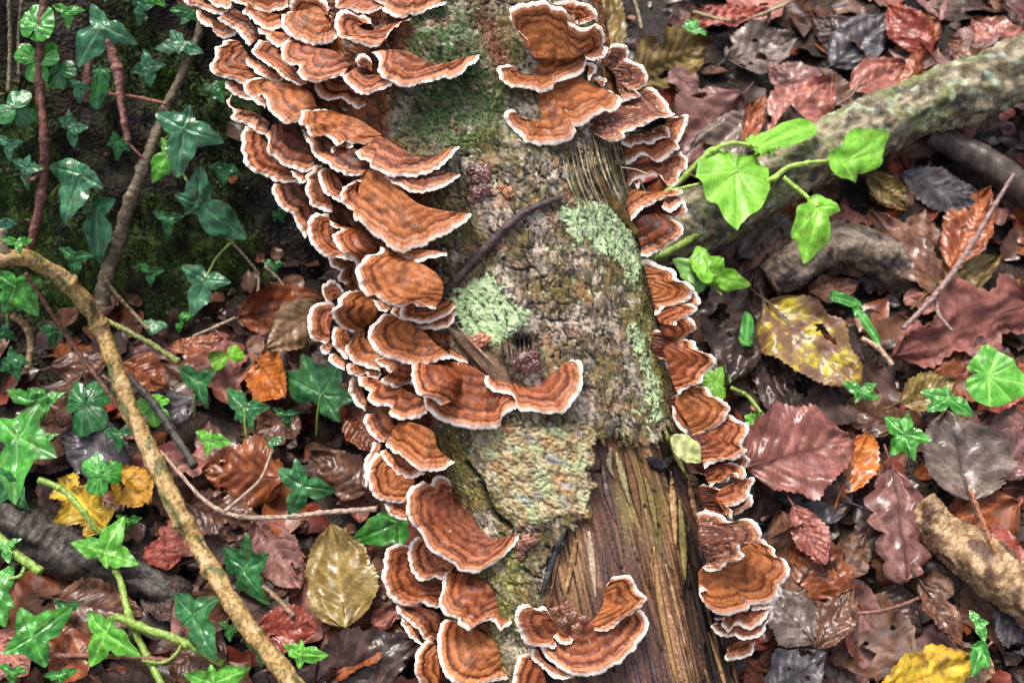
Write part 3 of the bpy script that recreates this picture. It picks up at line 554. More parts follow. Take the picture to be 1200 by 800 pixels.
B('o', [(580,470),(480,475),(410,500)], [(622,458),(610,490),(560,550),(520,560),(470,542),(430,570),(400,540),(405,520),(363,514)], 'third bracket from the bottom of the right hand stack', 0, GR)
B('o', [(600,400),(540,430)], [(667,365),(660,420),(600,472),(535,475)], 'doubled edge showing beneath the broad bottom right bracket', 3, GR)
B('o', [(540,170),(420,240),(310,290),(300,350)], [(585,158),(630,190),(650,240),(690,250),(708,290),(690,340),(660,372),(650,420),(600,450),(540,450),(500,437),(530,460),(470,490),(400,500),(350,475),(320,430),(298,397),(340,385)], 'broad crinkled bracket near the bottom of the right side', 1, GR, rise=.2, w=1.1)
B('n', [(700,480),(600,530),(560,600),(600,640)], [(772,460),(810,453),(827,475),(795,530),(780,590),(730,630),(650,650),(680,690),(660,735),(628,712)], 'bracket with a drooping tip above the crinkled ones on the right', 0, GR)
B('o', [(300,70),(300,150),(320,220),(340,262)], [(288,45),(330,28),(400,50),(440,80),(520,65),(560,90),(582,140),(550,177),(500,170),(480,190),(505,232),(480,250),(430,265),(390,292),(340,306),(313,287)], 'wrinkled purple brown bracket lying on the broad crinkled one', 4, GR)
B('n', [(570,370),(500,400),(490,440),(520,500)], [(650,353),(700,360),(760,395),(772,440),(745,472),(720,430),(690,430),(640,475),(560,492),(530,527)], 'thick lipped small bracket below the leaf fragment on the right', 0, GR)
B('n', [(600,60),(500,160),(440,230),(470,330)], [(640,28),(700,60),(760,78),(792,130),(760,190),(745,240),(777,270),(720,322),(690,345),(620,340),(550,360),(488,392)], 'wavy fan bracket right of the pale leaf fragment', 0, GR, w=1.15)
B('m', [(440,640),(460,700),(500,760)], [(390,600),(388,660),(410,710),(440,760),(480,792)], 'pale flap pressed against the log right edge', 3, GR)
B('m', [(520,490),(430,530),(410,600),(500,740),(520,800)], [(555,465),(620,480),(660,530),(720,560),(772,610),(760,650),(742,700),(690,742),(640,762),(575,792)], 'tawny bracket with glossy ochre patch in the middle of the right side', 1, GR)
B('m', [(430,170),(330,220),(350,300),(380,420),(415,500)], [(520,160),(550,190),(545,230),(600,245),(652,260),(684,298),(660,345),(600,392),(592,440),(530,470),(480,490),(428,522)], 'large brown bracket with a grey stain beside the round green leaf', 0, GR)
B('m', [(420,60),(310,60),(330,130),(450,140)], [(405,42),(440,10),(500,3),(540,40),(552,90),(512,112)], 'bracket with a curled white lip above the grey stained one', 0, GR)
B('l', [(500,590),(400,620),(330,670),(360,730)], [(560,578),(620,580),(652,620),(620,655),(560,670),(500,700),(488,742)], 'thick rounded bracket under the green ivy leaves on the right', 0, GR)
B('l', [(240,290),(260,400),(290,500),(315,600)], [(213,252),(240,218),(290,235),(350,270),(430,290),(490,340),(495,380),(570,400),(622,450),(615,500),(580,550),(510,580),(460,600),(400,590),(350,640),(313,662)], 'tall tawny bracket with a thick pale rim left of the ivy leaves', 1, GR, w=1.3)
B('x', [(770,250),(745,255),(746,272),(752,290)], [(785,252),(794,261),(801,269),(798,278),(788,283),(780,290),(771,296),(760,301),(751,299)], 'dark translucent bracket right of the long lichen patch', 2, GR)
B('k', [(660,490),(700,470),(750,460)], [(640,520),(626,560),(680,592),(740,572),(802,515),(780,470),(792,440)], 'little ring shaped fold at the right rim', 2, GR)
B('k', [(650,430),(520,430),(400,420),(370,520),(380,600)], [(700,425),(790,415),(806,440),(760,458),(700,460),(650,485),(600,500),(560,530),(500,560),(470,590),(398,657)], 'orange brown bracket with a diagonal white edge on the right', 1, GR)
B('k', [(740,150),(640,190),(500,200),(350,240)], [(780,118),(835,170),(837,230),(800,280),(760,330),(767,370),(700,397),(670,370),(640,320),(600,295),(540,310),(440,340),(378,390)], 'layered bracket with a fine pale thread across it', 2, GR)
B('x', [(782,140),(775,152),(750,160),(735,172)], [(790,137),(804.5,134),(806,141.5),(803,152),(799,162),(794,167),(797,173.5),(788,179.5),(782,186),(773,191),(764,188),(756.5,182),(749,184),(740,191),(727,192)], 'large bracket with a deep wavy edge in the upper right stack', 0, GR, w=1.2)
B('j', [(540,690),(640,660),(760,610)], [(500,722),(530,752),(570,755),(640,732),(700,738),(780,700),(832,690),(822,640),(800,612)], 'crusted bracket with flaking surface in the upper right stack', 4, GR)
B('j', [(540,430),(440,500),(310,570),(250,640)], [(640,382),(680,352),(735,375),(752,400),(800,440),(830,510),(867,535),(830,555),(780,560),(720,580),(680,600),(600,640),(520,660),(527,700),(440,722),(380,705),(338,678)], 'dark stained sloping bracket at the head of the upper right stack', 4, GR, w=1.1)
B('i', [(740,380),(800,440),(820,520)], [(775,300),(790,265),(850,256),(890,290),(880,350),(930,370),(982,400),(997,460),(970,510),(920,530),(862,512),(950,560),(900,590),(850,600)], 'lumpy crusted bracket with a knob on top at the upper right', 4, GR)
B('i', [(240,690),(380,702),(360,600),(370,520),(480,470),(600,450),(690,535)], [(218,652),(198,643),(153,668),(168,720),(215,770),(275,830),(375,855),(470,845),(553,812),(582,765),(530,742),(600,748),(640,715),(740,660),(790,665),(852,592),(800,555),(740,528),(698,540)], 'second broad ochre bracket at the upper right with a curved left tail', 1, GC, rise=.25, w=1.2)
B('i', [(650,400),(640,450)], [(635,363),(680,378),(697,410),(677,442),(655,477)], 'small hook lobe right of the top ochre bracket', 3, GC)
B('i', [(700,480),(720,510)], [(680,462),(715,446),(747,470),(737,498)], 'tiny white rimmed knob below the hook lobe', 3, GC)
B('i', [(215,392),(250,432),(345,425),(370,360),(480,305),(620,285)], [(212,388),(165,383),(112,393),(113,430),(150,490),(220,517),(300,525),(370,542),(430,520),(452,485),(500,475),(560,455),(625,410),(640,350)], 'crescent shelf under the top ochre bracket, with a blunt left end', 1, GC, rise=.3, w=1.15)
B('i', [(520,60),(560,85),(600,110)], [(425,20),(500,5),(590,8),(640,22),(685,50),(703,100),(660,122),(600,142),(545,132)], 'brown bracket at the top edge behind the top ochre one', 0, GC)
B('i', [(650,262),(610,300)], [(690,248),(740,268),(770,300),(740,337),(680,354),(632,346)], 'pinkish lobe at the lower right corner of the top ochre bracket', 3, GC)
B('i', [(325,285),(335,340),(450,350),(590,335),(665,290)], [(290,222),(240,180),(200,130),(178,75),(213,35),(280,18),(345,13),(400,5),(430,35),(490,45),(517,70),(530,130),(620,170),(690,140),(737,180),(747,247)], 'top ochre bracket right of the green moss, large and smooth with dark pits', 1, GC, rise=.25, w=1.1)
# -- build
NS, NT = 108, 28
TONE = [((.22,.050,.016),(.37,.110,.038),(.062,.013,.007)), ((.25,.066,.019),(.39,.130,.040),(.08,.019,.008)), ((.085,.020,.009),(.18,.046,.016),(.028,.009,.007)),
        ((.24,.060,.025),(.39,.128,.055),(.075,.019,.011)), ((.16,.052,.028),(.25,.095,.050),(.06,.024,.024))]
DBUF = np.full((440, 620), 9.)
GAP = 3.2*PX
for bi, b in enumerate(ORD):
    I = np.array(b['i']); O = np.array(b['o'])
    if len(I) > 1 and np.hypot(*(I[0]-O[0]))+np.hypot(*(I[-1]-O[-1])) > np.hypot(*(I[-1]-O[0]))+np.hypot(*(I[0]-O[-1])): I = I[::-1]
    o = resample(O, NS); n_in = resample(I, NS)
    s = np.linspace(0, 1, NS); Lo = np.hypot(*np.diff(o, axis=0).T).sum()
    T = np.gradient(o, axis=0); T /= np.linalg.norm(T, axis=1)[:, None]+1e-9; Nn = np.stack([T[:, 1], -T[:, 0]], 1)
    if ((o-n_in)*Nn).sum() < 0: Nn = -Nn
    al = s*Lo
    sc = 1.5*pn(al/5.5, bi*3.3, 200)+1.5*pn(al/14, bi*5.1, 201)+.7*pn(al/2.4, bi*2.1, 202)
    o = o+Nn*sc[:, None]
    ln = np.hypot(*(o-n_in).T)+1e-6
    d_in0 = np.array([hitl(*q) for q in n_in[::6]]); d_in = np.interp(s, s[::6], d_in0)
    k = np.ones(9)/9; d_in = np.convolve(np.pad(d_in, 4, 'edge'), k, 'valid')
    rise = np.clip(b['rise']*ln, 5, 24)*PX
    rise = np.convolve(np.pad(rise, 8, 'edge'), np.ones(17)/17, 'valid')
    d_sf = np.array([hitl(*q) for q in o[::6]]); d_sf = np.interp(s, s[::6], d_sf)
    ph = random.uniform(0, 9)
    d_out = np.minimum(d_in-rise, d_sf-5*PX)
    t = np.r_[np.linspace(0, .75, NT-10, endpoint=False), np.linspace(.75, 1, 10)][:, None]
    Q = n_in[None]*(1-t)[..., None]+o[None]*t[..., None]
    # bend the rings: pull inner part a little so growth lines stay parallel to the margin
    ed = (1-t)*ln[None]                                  # distance from the margin, px
    D = d_in[None]*(1-t)+d_out[None]*t - 2*PX
    lx, ly = Q[..., 0], Q[..., 1]
    wob = 3.2*pn(lx/34, ly/34, 300+bi)+1.1*pn(lx/11, ly/11, 301+bi)+.35*pn(lx/3.2, ly/3.2, 302+bi)
    e = ed+wob*sst(2, 14, ed)+.5*pn(al[None]/5, ed*.2, 303+bi)
    wm = (4.7+1.7*pn(al[None]/17, bi*2.3, 345)+.0*ed)*b['w']                                      # width of the white margin
    ph = random.uniform(0, 9); fr_ = random.uniform(.8, 1.2)
    ring = np.sin(e*.52*fr_+ph)+.5*np.sin(e*1.17*fr_+ph*2)
    hgt = .5*ring*sst(4, 12, e)*(1-.25*sst(25, 60, e))-3.2*np.clip(1-ed/6.5, 0, 1)**2+.9*np.exp(-((ed-7)/3)**2)
    hgt += t*(1.6*np.sin(al[None]*.11+ph)+1.2*pn(al[None]/13, bi*1., 302))-2.2*np.sin(np.pi*t)+1.1*pn(lx/15, ly/15, 303+bi)+.25*pn(lx/4, ly/4, 304+bi)
    hgt += 1.5*pn(al[None]/7, bi*3., 305)*sst(16, 0, ed)
    D = D-hgt*PX
    # painter's order: keep clear of what lies beneath
    ix = np.clip((lx/2+6).astype(int), 0, 619); iy = np.clip((ly/2+20).astype(int), 0, 439)
    tb = DBUF[iy, ix]; ov = tb < 5; sh = 0
    if ov.any():
        vio = D[ov]-(tb[ov]-GAP); sh = max(0, np.percentile(vio, 93)); sh = min(sh, 40*PX)
    shf = sh*sst(0, .4, t) if any(q in b['label'] for q in ('shoulder lobe', 'right wing', 'pinkish lobe', 'ear shaped', 'left end of the bottom', 'tiny flap')) else sh
    D = D-shf
    for _ in range(1):
        for oy in (0, 1):
            for ox in (0, 1): np.minimum.at(DBUF, (np.clip(iy+oy, 0, 439), np.clip(ix+ox, 0, 619)), D)
    top = pt(lx, ly, D)
    # neck back into the log, underside
    nk_d = np.maximum(d_in+5*PX, D[0]+2*PX)
    neck = pt(n_in[:, 0], n_in[:, 1], nk_d)[None]
    th_ = 2.6*PX
    le = pt(lx[-1]-Nn[:, 0]*.2, ly[-1]-Nn[:, 1]*.2, D[-1]+th_*.6)[None]
    uq = n_in*.12+o*.88; l2 = pt(uq[:, 0]-0*Nn[:, 0], uq[:, 1], D[-1]+th_*1.7)[None]
    uq = n_in*.5+o*.5; l3 = pt(uq[:, 0], uq[:, 1], np.maximum(D[-1]*.5+nk_d*.5+th_, D[-1]+th_*2))[None]
    l4 = pt(n_in[:, 0], n_in[:, 1], nk_d+3*PX)[None]
    G = np.concatenate([neck, top, le, l2, l3, l4]); nr = len(G)
    # colour
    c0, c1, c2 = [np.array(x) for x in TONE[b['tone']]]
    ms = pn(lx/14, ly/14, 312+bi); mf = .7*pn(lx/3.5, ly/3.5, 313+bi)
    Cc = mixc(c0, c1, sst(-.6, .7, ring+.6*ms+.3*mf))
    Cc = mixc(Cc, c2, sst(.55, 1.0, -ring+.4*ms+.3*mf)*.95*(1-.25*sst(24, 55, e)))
    inn = sst(16, 40, e+4*ms)
    Cc = mixc(Cc, (c1*.9 if b['tone'] == 1 else c0*.45+c2*.2), inn*(.4 if b['tone'] == 1 else .55))  # inner cap: deep brown centre plus painted shade of the tiers; ochre caps excepted
    Cc = mixc(Cc, c2*.7, sst(.15, .6, pn(lx/16, ly/16, 315+bi)+.25*mf)*.6*sst(10, 24, e))
    Cc = mixc(Cc, (.035, .018, .014), sst(.42, .65, pn(lx/13, ly/13, 316+bi)+.2*mf)*(.7 if bi % 3 == 0 else .25)*sst(12, 26, e))
    dcr = np.abs(pn(lx/15+3*pn(lx/30, ly/30, 330+bi), ly/15, 331+bi)); Cc = mixc(Cc, (.05, .022, .015), (1-sst(.0, .03, dcr))*.6*sst(14, 24, e))
    Cc = mixc(Cc, c2*.75, np.exp(-((e-wm-6.2)/1.1)**2)*.8)
    Cc = mixc(Cc, c2*.8, np.exp(-((e-wm-11.5*fr_)/.8)**2)*.7)
    Cc = mixc(Cc, (.52, .21, .10), np.exp(-((e-wm-2.6)/2.0)**2)*.75)
    ew = ed+.35*pn(al[None]/4, ed*.3, 340+bi)
    Cc = mixc(Cc, (.74, .50, .39), 1-sst(wm-1.8, wm+1.2, ew))
    Cc = mixc(Cc, (.90, .79, .70), 1-sst(wm-3.6, wm-1.2, ew))
    if b['tone'] == 4: Cc = mixc(Cc, (.62, .45, .34), sst(.42, .6, pn(lx/4, ly/4, 318))*.6)
    Cc = mixc(Cc, (.8, .7, .6), (pn(lx/2.3, ly/2.3, 319+bi) > .9)*.6)
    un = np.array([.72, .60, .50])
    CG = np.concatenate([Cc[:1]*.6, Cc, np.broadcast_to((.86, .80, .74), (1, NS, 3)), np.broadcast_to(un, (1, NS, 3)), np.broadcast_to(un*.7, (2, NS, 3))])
    root = add('bracket_fungus', None, label=b['label'], cat='bracket fungus', group=b['grp'])
    base = G[1, NS//2]; root.location = base
    F = grid_faces(nr, NS); rows = np.arange(nr-1).repeat(NS-1)
    er = np.r_[99, ed.mean(1), 0, 0, 0][:nr-1]
    # split into cap and white margin along the ring nearest the margin width
    tf = 1-np.clip(wm[0]/np.maximum(ln, wm[0]*1.2), 0, 1)
    trow = np.r_[-1, t[:, 0], 2, 2, 2, 2][:nr]
    cols = np.tile(np.arange(NS-1), nr-1)
    m_rim = (trow[rows+1] > tf[cols]) & (rows >= 1)
    for nm, sel, mt in (('cap', ~m_rim, M_cap), ('margin', m_rim, M_rim)):
        if not sel.any(): continue
        v, f, c = sub(G.reshape(-1, 3), F, CG.reshape(-1, 3), sel)
        add(nm, mesh(nm, v-base, f, np.clip(c, 0, 1), mt), root)
# knobbly lumps
def lumps(label, spots, colr, cat='young fungus', rel=1.0):
    r0 = pt(spots[0][0], spots[0][1], surf(spots[0][0], spots[0][1]))
    root = add('knobbly_fungus', None, label=label, cat=cat, loc=tuple(r0), group='small young fungus lumps on the log')
    for (x, y, r, h) in spots:
        d = surf(x, y)-h*PX; cx = pt(x, y, d); V = []; C_ = []
        nu, nv = 32, 20; sd2 = int(x*7+y) % 991; el = random.uniform(.75, 1.3); tn = random.uniform(.6, 1.25)
        th = np.linspace(0, math.pi, nv+1)[:, None]; ph = np.linspace(0, 2*math.pi, nu, endpoint=False)[None]
        cx_, cy_, cz_ = np.sin(th)*np.cos(ph), np.sin(th)*np.sin(ph), np.cos(th)+0*ph
        k = 1+.38*pn(cx_*1.3+sd2, cy_*1.3+cz_, sd2)+.26*pn(cx_*3+sd2, cy_*3-cz_*2, sd2+1)+.12*np.sin(6*(cx_*math.cos(sd2)+cy_*math.sin(sd2))*2)
        V = cx+((cx_*el*k)[..., None]*Rt+(cy_/el*k*.9)[..., None]*Up-(cz_*k*.32)[..., None]*Fw)*r*1.0*PX
        q = k-1+.25*pn(cx_*6, cy_*6+cz_, sd2); C_ = mixc(np.array(colr)*tn*.35, np.array(colr)*tn*1.3, sst(-.3, .25, q)); V = V.reshape(-1, 3); C_ = C_.reshape(-1, 3)
        F = grid_faces(nv+1, nu, True)
        add('lump', mesh('lump', np.array(V)-r0, F, np.clip(C_, 0, 1), M_knob), root)
RED = (.12, .035, .028)
lumps('patch of dark red ridged lumps on the bark left of the lying twig', [(560, 200, 10, 0), (568, 206, 9, 1), (558, 211, 7, 0), (560, 228, 9, 0), (570, 223, 6, 1), (552, 234, 5, 0)], (.13, .045, .04))
lumps('small orange brown lump and flake beside the dark red lumps', [(596, 226, 6, 2), (588, 220, 4, 2)], (.40, .15, .06))
lumps('dark red pitted lump inside the torn hollow', [(612, 424, 8, 9), (622, 418, 9, 9), (604, 430, 6, 8), (628, 428, 6, 9), (618, 431, 7, 8)], RED)
lumps('round orange brown button at the foot of the round lichen patch', [(563, 399, 9, 4)], (.34, .10, .05))
lumps('brown lumps in the heart of the bottom crescent bracket', [(650, 716, 6, 15), (664, 714, 7, 17), (672, 722, 7, 19), (684, 726, 6, 20), (660, 730, 6, 22), (676, 736, 5, 24)], (.17, .06, .028))
lumps('small rusty flap on the mossy bark right of the lower tall fan', [(613, 640, 6, 3), (618, 634, 7, 4), (611, 650, 5, 3)], (.22, .08, .05))
# ================================================================== LEAVES, IVY, BRANCHES
MPX = 1.0/FPX
def leafgrid(kind, wr, seed, curl=.12, fold=.15, n=30, m=13):
    """dead leaf, length 1 along x; returns verts, faces, (u, v, vein)"""
    r = random.Random(seed)
    u = np.linspace(0, 1, n)[:, None]; v = np.linspace(-1, 1, m)[None]
    if kind == 'oak':
        w = np.sin(np.pi*np.clip(u, 0, 1)**1.15)**.6*(.66+.34*np.abs(np.sin(u*np.pi*4.6+.5))**.7)
        ser = 0
    elif kind == 'beech': w = np.sin(np.pi*u**.85)**.75; ser = .015*np.sin(u*2*np.pi*13)
    elif kind == 'hazel': w = np.clip(np.sin(np.pi*np.clip(u*1.0, 0, 1)**.74), 0, 1)**.78; ser = .03*np.abs(((u*22) % 1)*2-1)
    elif kind == 'maple': w = np.sin(np.pi*u**.7)**.6*(.72+.28*np.cos(u*2*np.pi*2.4-.6)); ser = .04*np.abs(((u*17) % 1)*2-1)
    else: w = np.sin(np.pi*u**.95)**.9; ser = .01*np.sin(u*60)
    asym = 1+.10*v*r.uniform(-1, 1)
    w = np.clip(w, .015, 2)*wr*.5
    Y = v*(w+ser*wr*sst(0, .15, u)*sst(1, .9, u))*asym
    sd_ = r.randint(0, 999)
    Y = Y*(1+.16*pn(u*5+0*v, v*1.5+sd_, sd_)+.05*pn(u*19+0*v, v*1.5+sd_, sd_))
    nv = {'beech': 9, 'hazel': 7, 'oak': 5, 'maple': 4, 'oval': 7}[kind]
    ph = (u-.42*np.abs(v)*wr)*nv; fr = np.abs((ph % 1)-.5)*2     # 1 at the side veins
    vein = np.clip((fr-(.76 if n > 60 else .66))/.16, 0, 1)*sst(1, .8, np.abs(v))*.9; vein = np.maximum(vein*.8, np.exp(-(Y/(.012+.010*(1-u)))**2))
    cor = -np.cos(ph*2*np.pi)*r.choice([.005, .008, .011, .014])*(.6 if n < 60 else .55)*(1-v*v*.5)*sst(0, .1, u)*sst(1, .85, u)*r.uniform(.6, 1.4)
    Z = cor+fold*(np.abs(Y)-.1)*r.choice([1, 1, -.7])-curl*(u-.5)**2*r.choice([1, -1, 1.2])+.05*pn(u*2.2+sd_, v*1.2, sd_+1)+.03*pn(u*5, v*2.5+sd_, sd_+2)
    Z = Z+r.uniform(-.1, .18)*np.abs(v)**3*wr*pn(u*2.5+sd_, v*0+np.sign(v)*2, sd_+4)*2
    Z = Z+.03*pn(u*6, v*2.2+sd_, sd_+7)*np.abs(v)
    X = u+0*v+.02*pn(v*2, u*3+sd_, sd_)+(.05*np.abs(v)*w/wr)
    Fg = grid_faces(n, m); hole = (pn(u*3.5+sd_, v*1.3, sd_+9)*np.abs(v)**.5+.25*pn(u*11, v*4, sd_+10)).ravel()[Fg[:, 0]]
    if n > 20: Fg = Fg[hole < r.choice([.35, .45, .6, .9, .9])]
    return np.stack([X, Y, Z], -1).reshape(-1, 3), Fg, (u+0*v).ravel(), (v+0*u).ravel(), vein.ravel()
LC = dict(mauve=((.16,.055,.042),(.27,.10,.078)), rust=((.16,.040,.014),(.27,.080,.028)), brown=((.080,.034,.020),(.165,.075,.042)), dark=((.038,.022,.018),(.085,.048,.038)), purple=((.13,.055,.048),(.24,.115,.095)),
    grey=((.10,.070,.056),(.20,.145,.12)), pink=((.24,.078,.056),(.36,.135,.10)), red=((.17,.028,.017),(.28,.065,.038)), orange=((.34,.090,.014),(.48,.15,.028)),
    yellow=((.40,.23,.02),(.58,.38,.035)), olive=((.14,.09,.025),(.24,.165,.05)), slate=((.055,.048,.052),(.12,.105,.11)), tan=((.22,.125,.065),(.33,.21,.12)),
    spot=((.17,.085,.05),(.45,.36,.03)), amber=((.42,.20,.02),(.55,.28,.03)))
def leafcol(V, u, v, vein, pal, seed, ym=.0):
    a, b = LC[pal]; q = fbm(V[:, 0]*5+seed, V[:, 1]*5, seed, 4); q2 = pn(V[:, 0]*16, V[:, 1]*16+seed, seed+3)
    c = mixc(a, b, sst(-.35, .45, q+.35*q2))
    if pal == 'spot': c = mixc(mixc((.17, .085, .055), (.26, .17, .05), sst(-.3, .3, q)), (.52, .42, .025), sst(.0, .3, .7*q+.9*q2-.02-.7*np.abs(v)**2*.6)*.85)
    if pal in ('yellow', 'amber'): c = mixc(c, (.16, .085, .03), sst(.25, .6, pn(V[:, 0]*7, V[:, 1]*7, seed+8)+.5*q2)*.8)
    c = mixc(c, (.018, .011, .009), (.5 if len(V) > 1500 else 1.)*sst(.2, .5, pn(V[:, 0]*9+seed, V[:, 1]*9, seed+5)+.3*q2)*.65)
    c = mixc(c, np.array(a)*.45 if seed % 3 else np.array(b)*1.5, vein*.8)
    return np.clip(c, .005, .9)
def frame(Pb, Pt, roll=0, up=.5, nrm_=None):
    X = Pt-Pb; L = np.linalg.norm(X); X = X/L
    n = (-Fw)*(1-up)+np.array([0, 0, 1.])*up if nrm_ is None else nrm_
    n = n-X*(n@X); n /= np.linalg.norm(n); Y = np.cross(n, X)
    c, s = math.cos(roll), math.sin(roll); n2 = n*c+Y*s; Y2 = np.cross(n2, X)
    M = Matrix([[X[0]*L, Y2[0]*L, n2[0]*L, Pb[0]], [X[1]*L, Y2[1]*L, n2[1]*L, Pb[1]], [X[2]*L, Y2[2]*L, n2[2]*L, Pb[2]], [0, 0, 0, 1]])
    return M
def xf(M, V): A = np.array(M); return V@A[:3, :3].T+A[:3, 3]
def tube(path3, rad, colr, name, matr, nseg=10, smooth_n=None, parent=None, wob=.12, cfn=None, off=None, cap=True, nodes=0, **kw):
    P3 = np.asarray(path3, float); rad = np.atleast_1d(rad).astype(float)
    if smooth_n:
        R0 = np.interp(np.linspace(0, 1, len(P3)), np.linspace(0, 1, len(rad)), rad)
        Q = resample(np.c_[P3, R0].tolist(), smooth_n) if False else None
        E = np.vstack([2*P3[0]-P3[1], P3, 2*P3[-1]-P3[-2]]); out = []; m_ = max(2, smooth_n//(len(P3)-1)); rr = []
        for i in range(len(P3)-1):
            p0, p1, p2, p3 = E[i:i+4]
            for t in np.linspace(0, 1, m_, endpoint=False):
                out.append(.5*((2*p1)+(-p0+p2)*t+(2*p0-5*p1+4*p2-p3)*t*t+(-p0+3*p1-3*p2+p3)*t**3)); rr.append(R0[i]*(1-t)+R0[i+1]*t)
        out.append(P3[-1]); rr.append(R0[-1]); P3 = np.array(out); rad = np.array(rr)
    else: rad = np.interp(np.linspace(0, 1, len(P3)), np.linspace(0, 1, len(rad)), rad)
    n = len(P3); T = np.gradient(P3, axis=0); T /= np.linalg.norm(T, axis=1)[:, None]
    a = np.cross(T, [.13, .27, .95]); a /= np.linalg.norm(a, axis=1)[:, None]; b = np.cross(T, a)
    th = np.linspace(0, 2*np.pi, nseg, endpoint=False)[None]
    sl_ = np.r_[0, np.cumsum(np.linalg.norm(np.diff(P3, axis=0), axis=1))][:, None]; sdv = random.randint(0, 9999)
    rm = rad.mean(); k = 1+wob*(pn(sl_/rm/2.5+0*th, np.cos(th)*1.2+np.sin(th)*.7+sdv, sdv)+.5*pn(sl_/rm*1.2, th*2.2, sdv+1))
    k = k+wob*.35*pn(sl_/rm*4, th*4.5+sdv, sdv+7)+wob*.2*pn(sl_/rm*9, th*9+sdv, sdv+8)
    if nodes: nd = ((sl_/rm+3*pn(sl_/rm/9, sdv, sdv+5)) % nodes)/nodes; k = k+.28*np.exp(-((nd-.5)/.055)**2)*(1+.5*np.cos(th+sl_/rm))
    R3 = rad[:, None]*k
    V = P3[:, None]+a[:, None]*(R3*np.cos(th))[..., None]+b[:, None]*(R3*np.sin(th))[..., None]
    V = V.reshape(-1, 3); F = [tuple(x) for x in grid_faces(n, nseg, True).tolist()]
    if cap: F += [tuple(range(nseg))[::-1], tuple((n-1)*nseg+np.arange(nseg))]
    if cfn: c = cfn((sl_/rm+0*th).ravel(), (th+0*sl_).ravel(), V)
    else:
        q = pn(sl_/rm*1.3, th*1.5, sdv+3)+.5*pn(sl_/rm*4, th*3, sdv+4); c = mixc(np.array(colr)*.6, np.array(colr)*1.25, sst(-.5, .5, q)).reshape(-1, 3)
    o = (P3[0] if off is None else off)
    return add(name, mesh(name, V-o, F, np.clip(c, 0, 1), matr), parent, loc=None if parent else tuple(o), **kw)
def gp(px, py, lift=0.): return pt(px, py, hitg(px, py)-lift)
# ---- hero fallen leaves: base, tip (pixels), width px, kind, palette, lifts (m) at base and tip, roll degrees, label
NLAB = {}
def dead(bx0, by0, tx, ty, wpx, kind, pal, l0, l1, roll, label, curl=.12, fold=.15, stalk=True, cat='fallen leaf'):
    seed = int(bx0*7+by0*13) % 997; db = hitg(bx0, by0)-l0; dt = hitg(tx, ty)-l1
    Pb, Pt = pt(bx0, by0, db), pt(tx, ty, dt); L = np.linalg.norm(Pt-Pb); wr = wpx*(db+dt)/2*MPX/L
    V, F, u, v, ve = leafgrid(kind, wr, seed, curl, fold, 84, 25)
    c = leafcol(V, u, v, ve, pal, seed)
    M = frame(Pb, Pt, R_(roll), .45)
    W = xf(M, V); 
    root = add('fallen_leaf', None, label=label, cat=cat, group='dead leaves lying on the forest floor', loc=tuple(Pb))
    add('blade', mesh('blade', W-Pb, F, c, M_dry if seed % 5 < 1 else M_leaf), root)
    if stalk:
        d = (Pb-Pt)/L; s_ = .18*L*(1+random.random()*.6); e = Pb+d*s_+Rt*random.uniform(-.3, .3)*s_-np.array([0, 0, .3*s_])
        tube([Pt*.25+Pb*.75, Pb, (Pb+e)/2-np.array([0, 0, .001]), e], [.0004, .0007, .0007, .0008], np.array(LC[pal][0])*1.1, 'stalk', M_twig, 6, 8, root, off=Pb)
D_ = dead
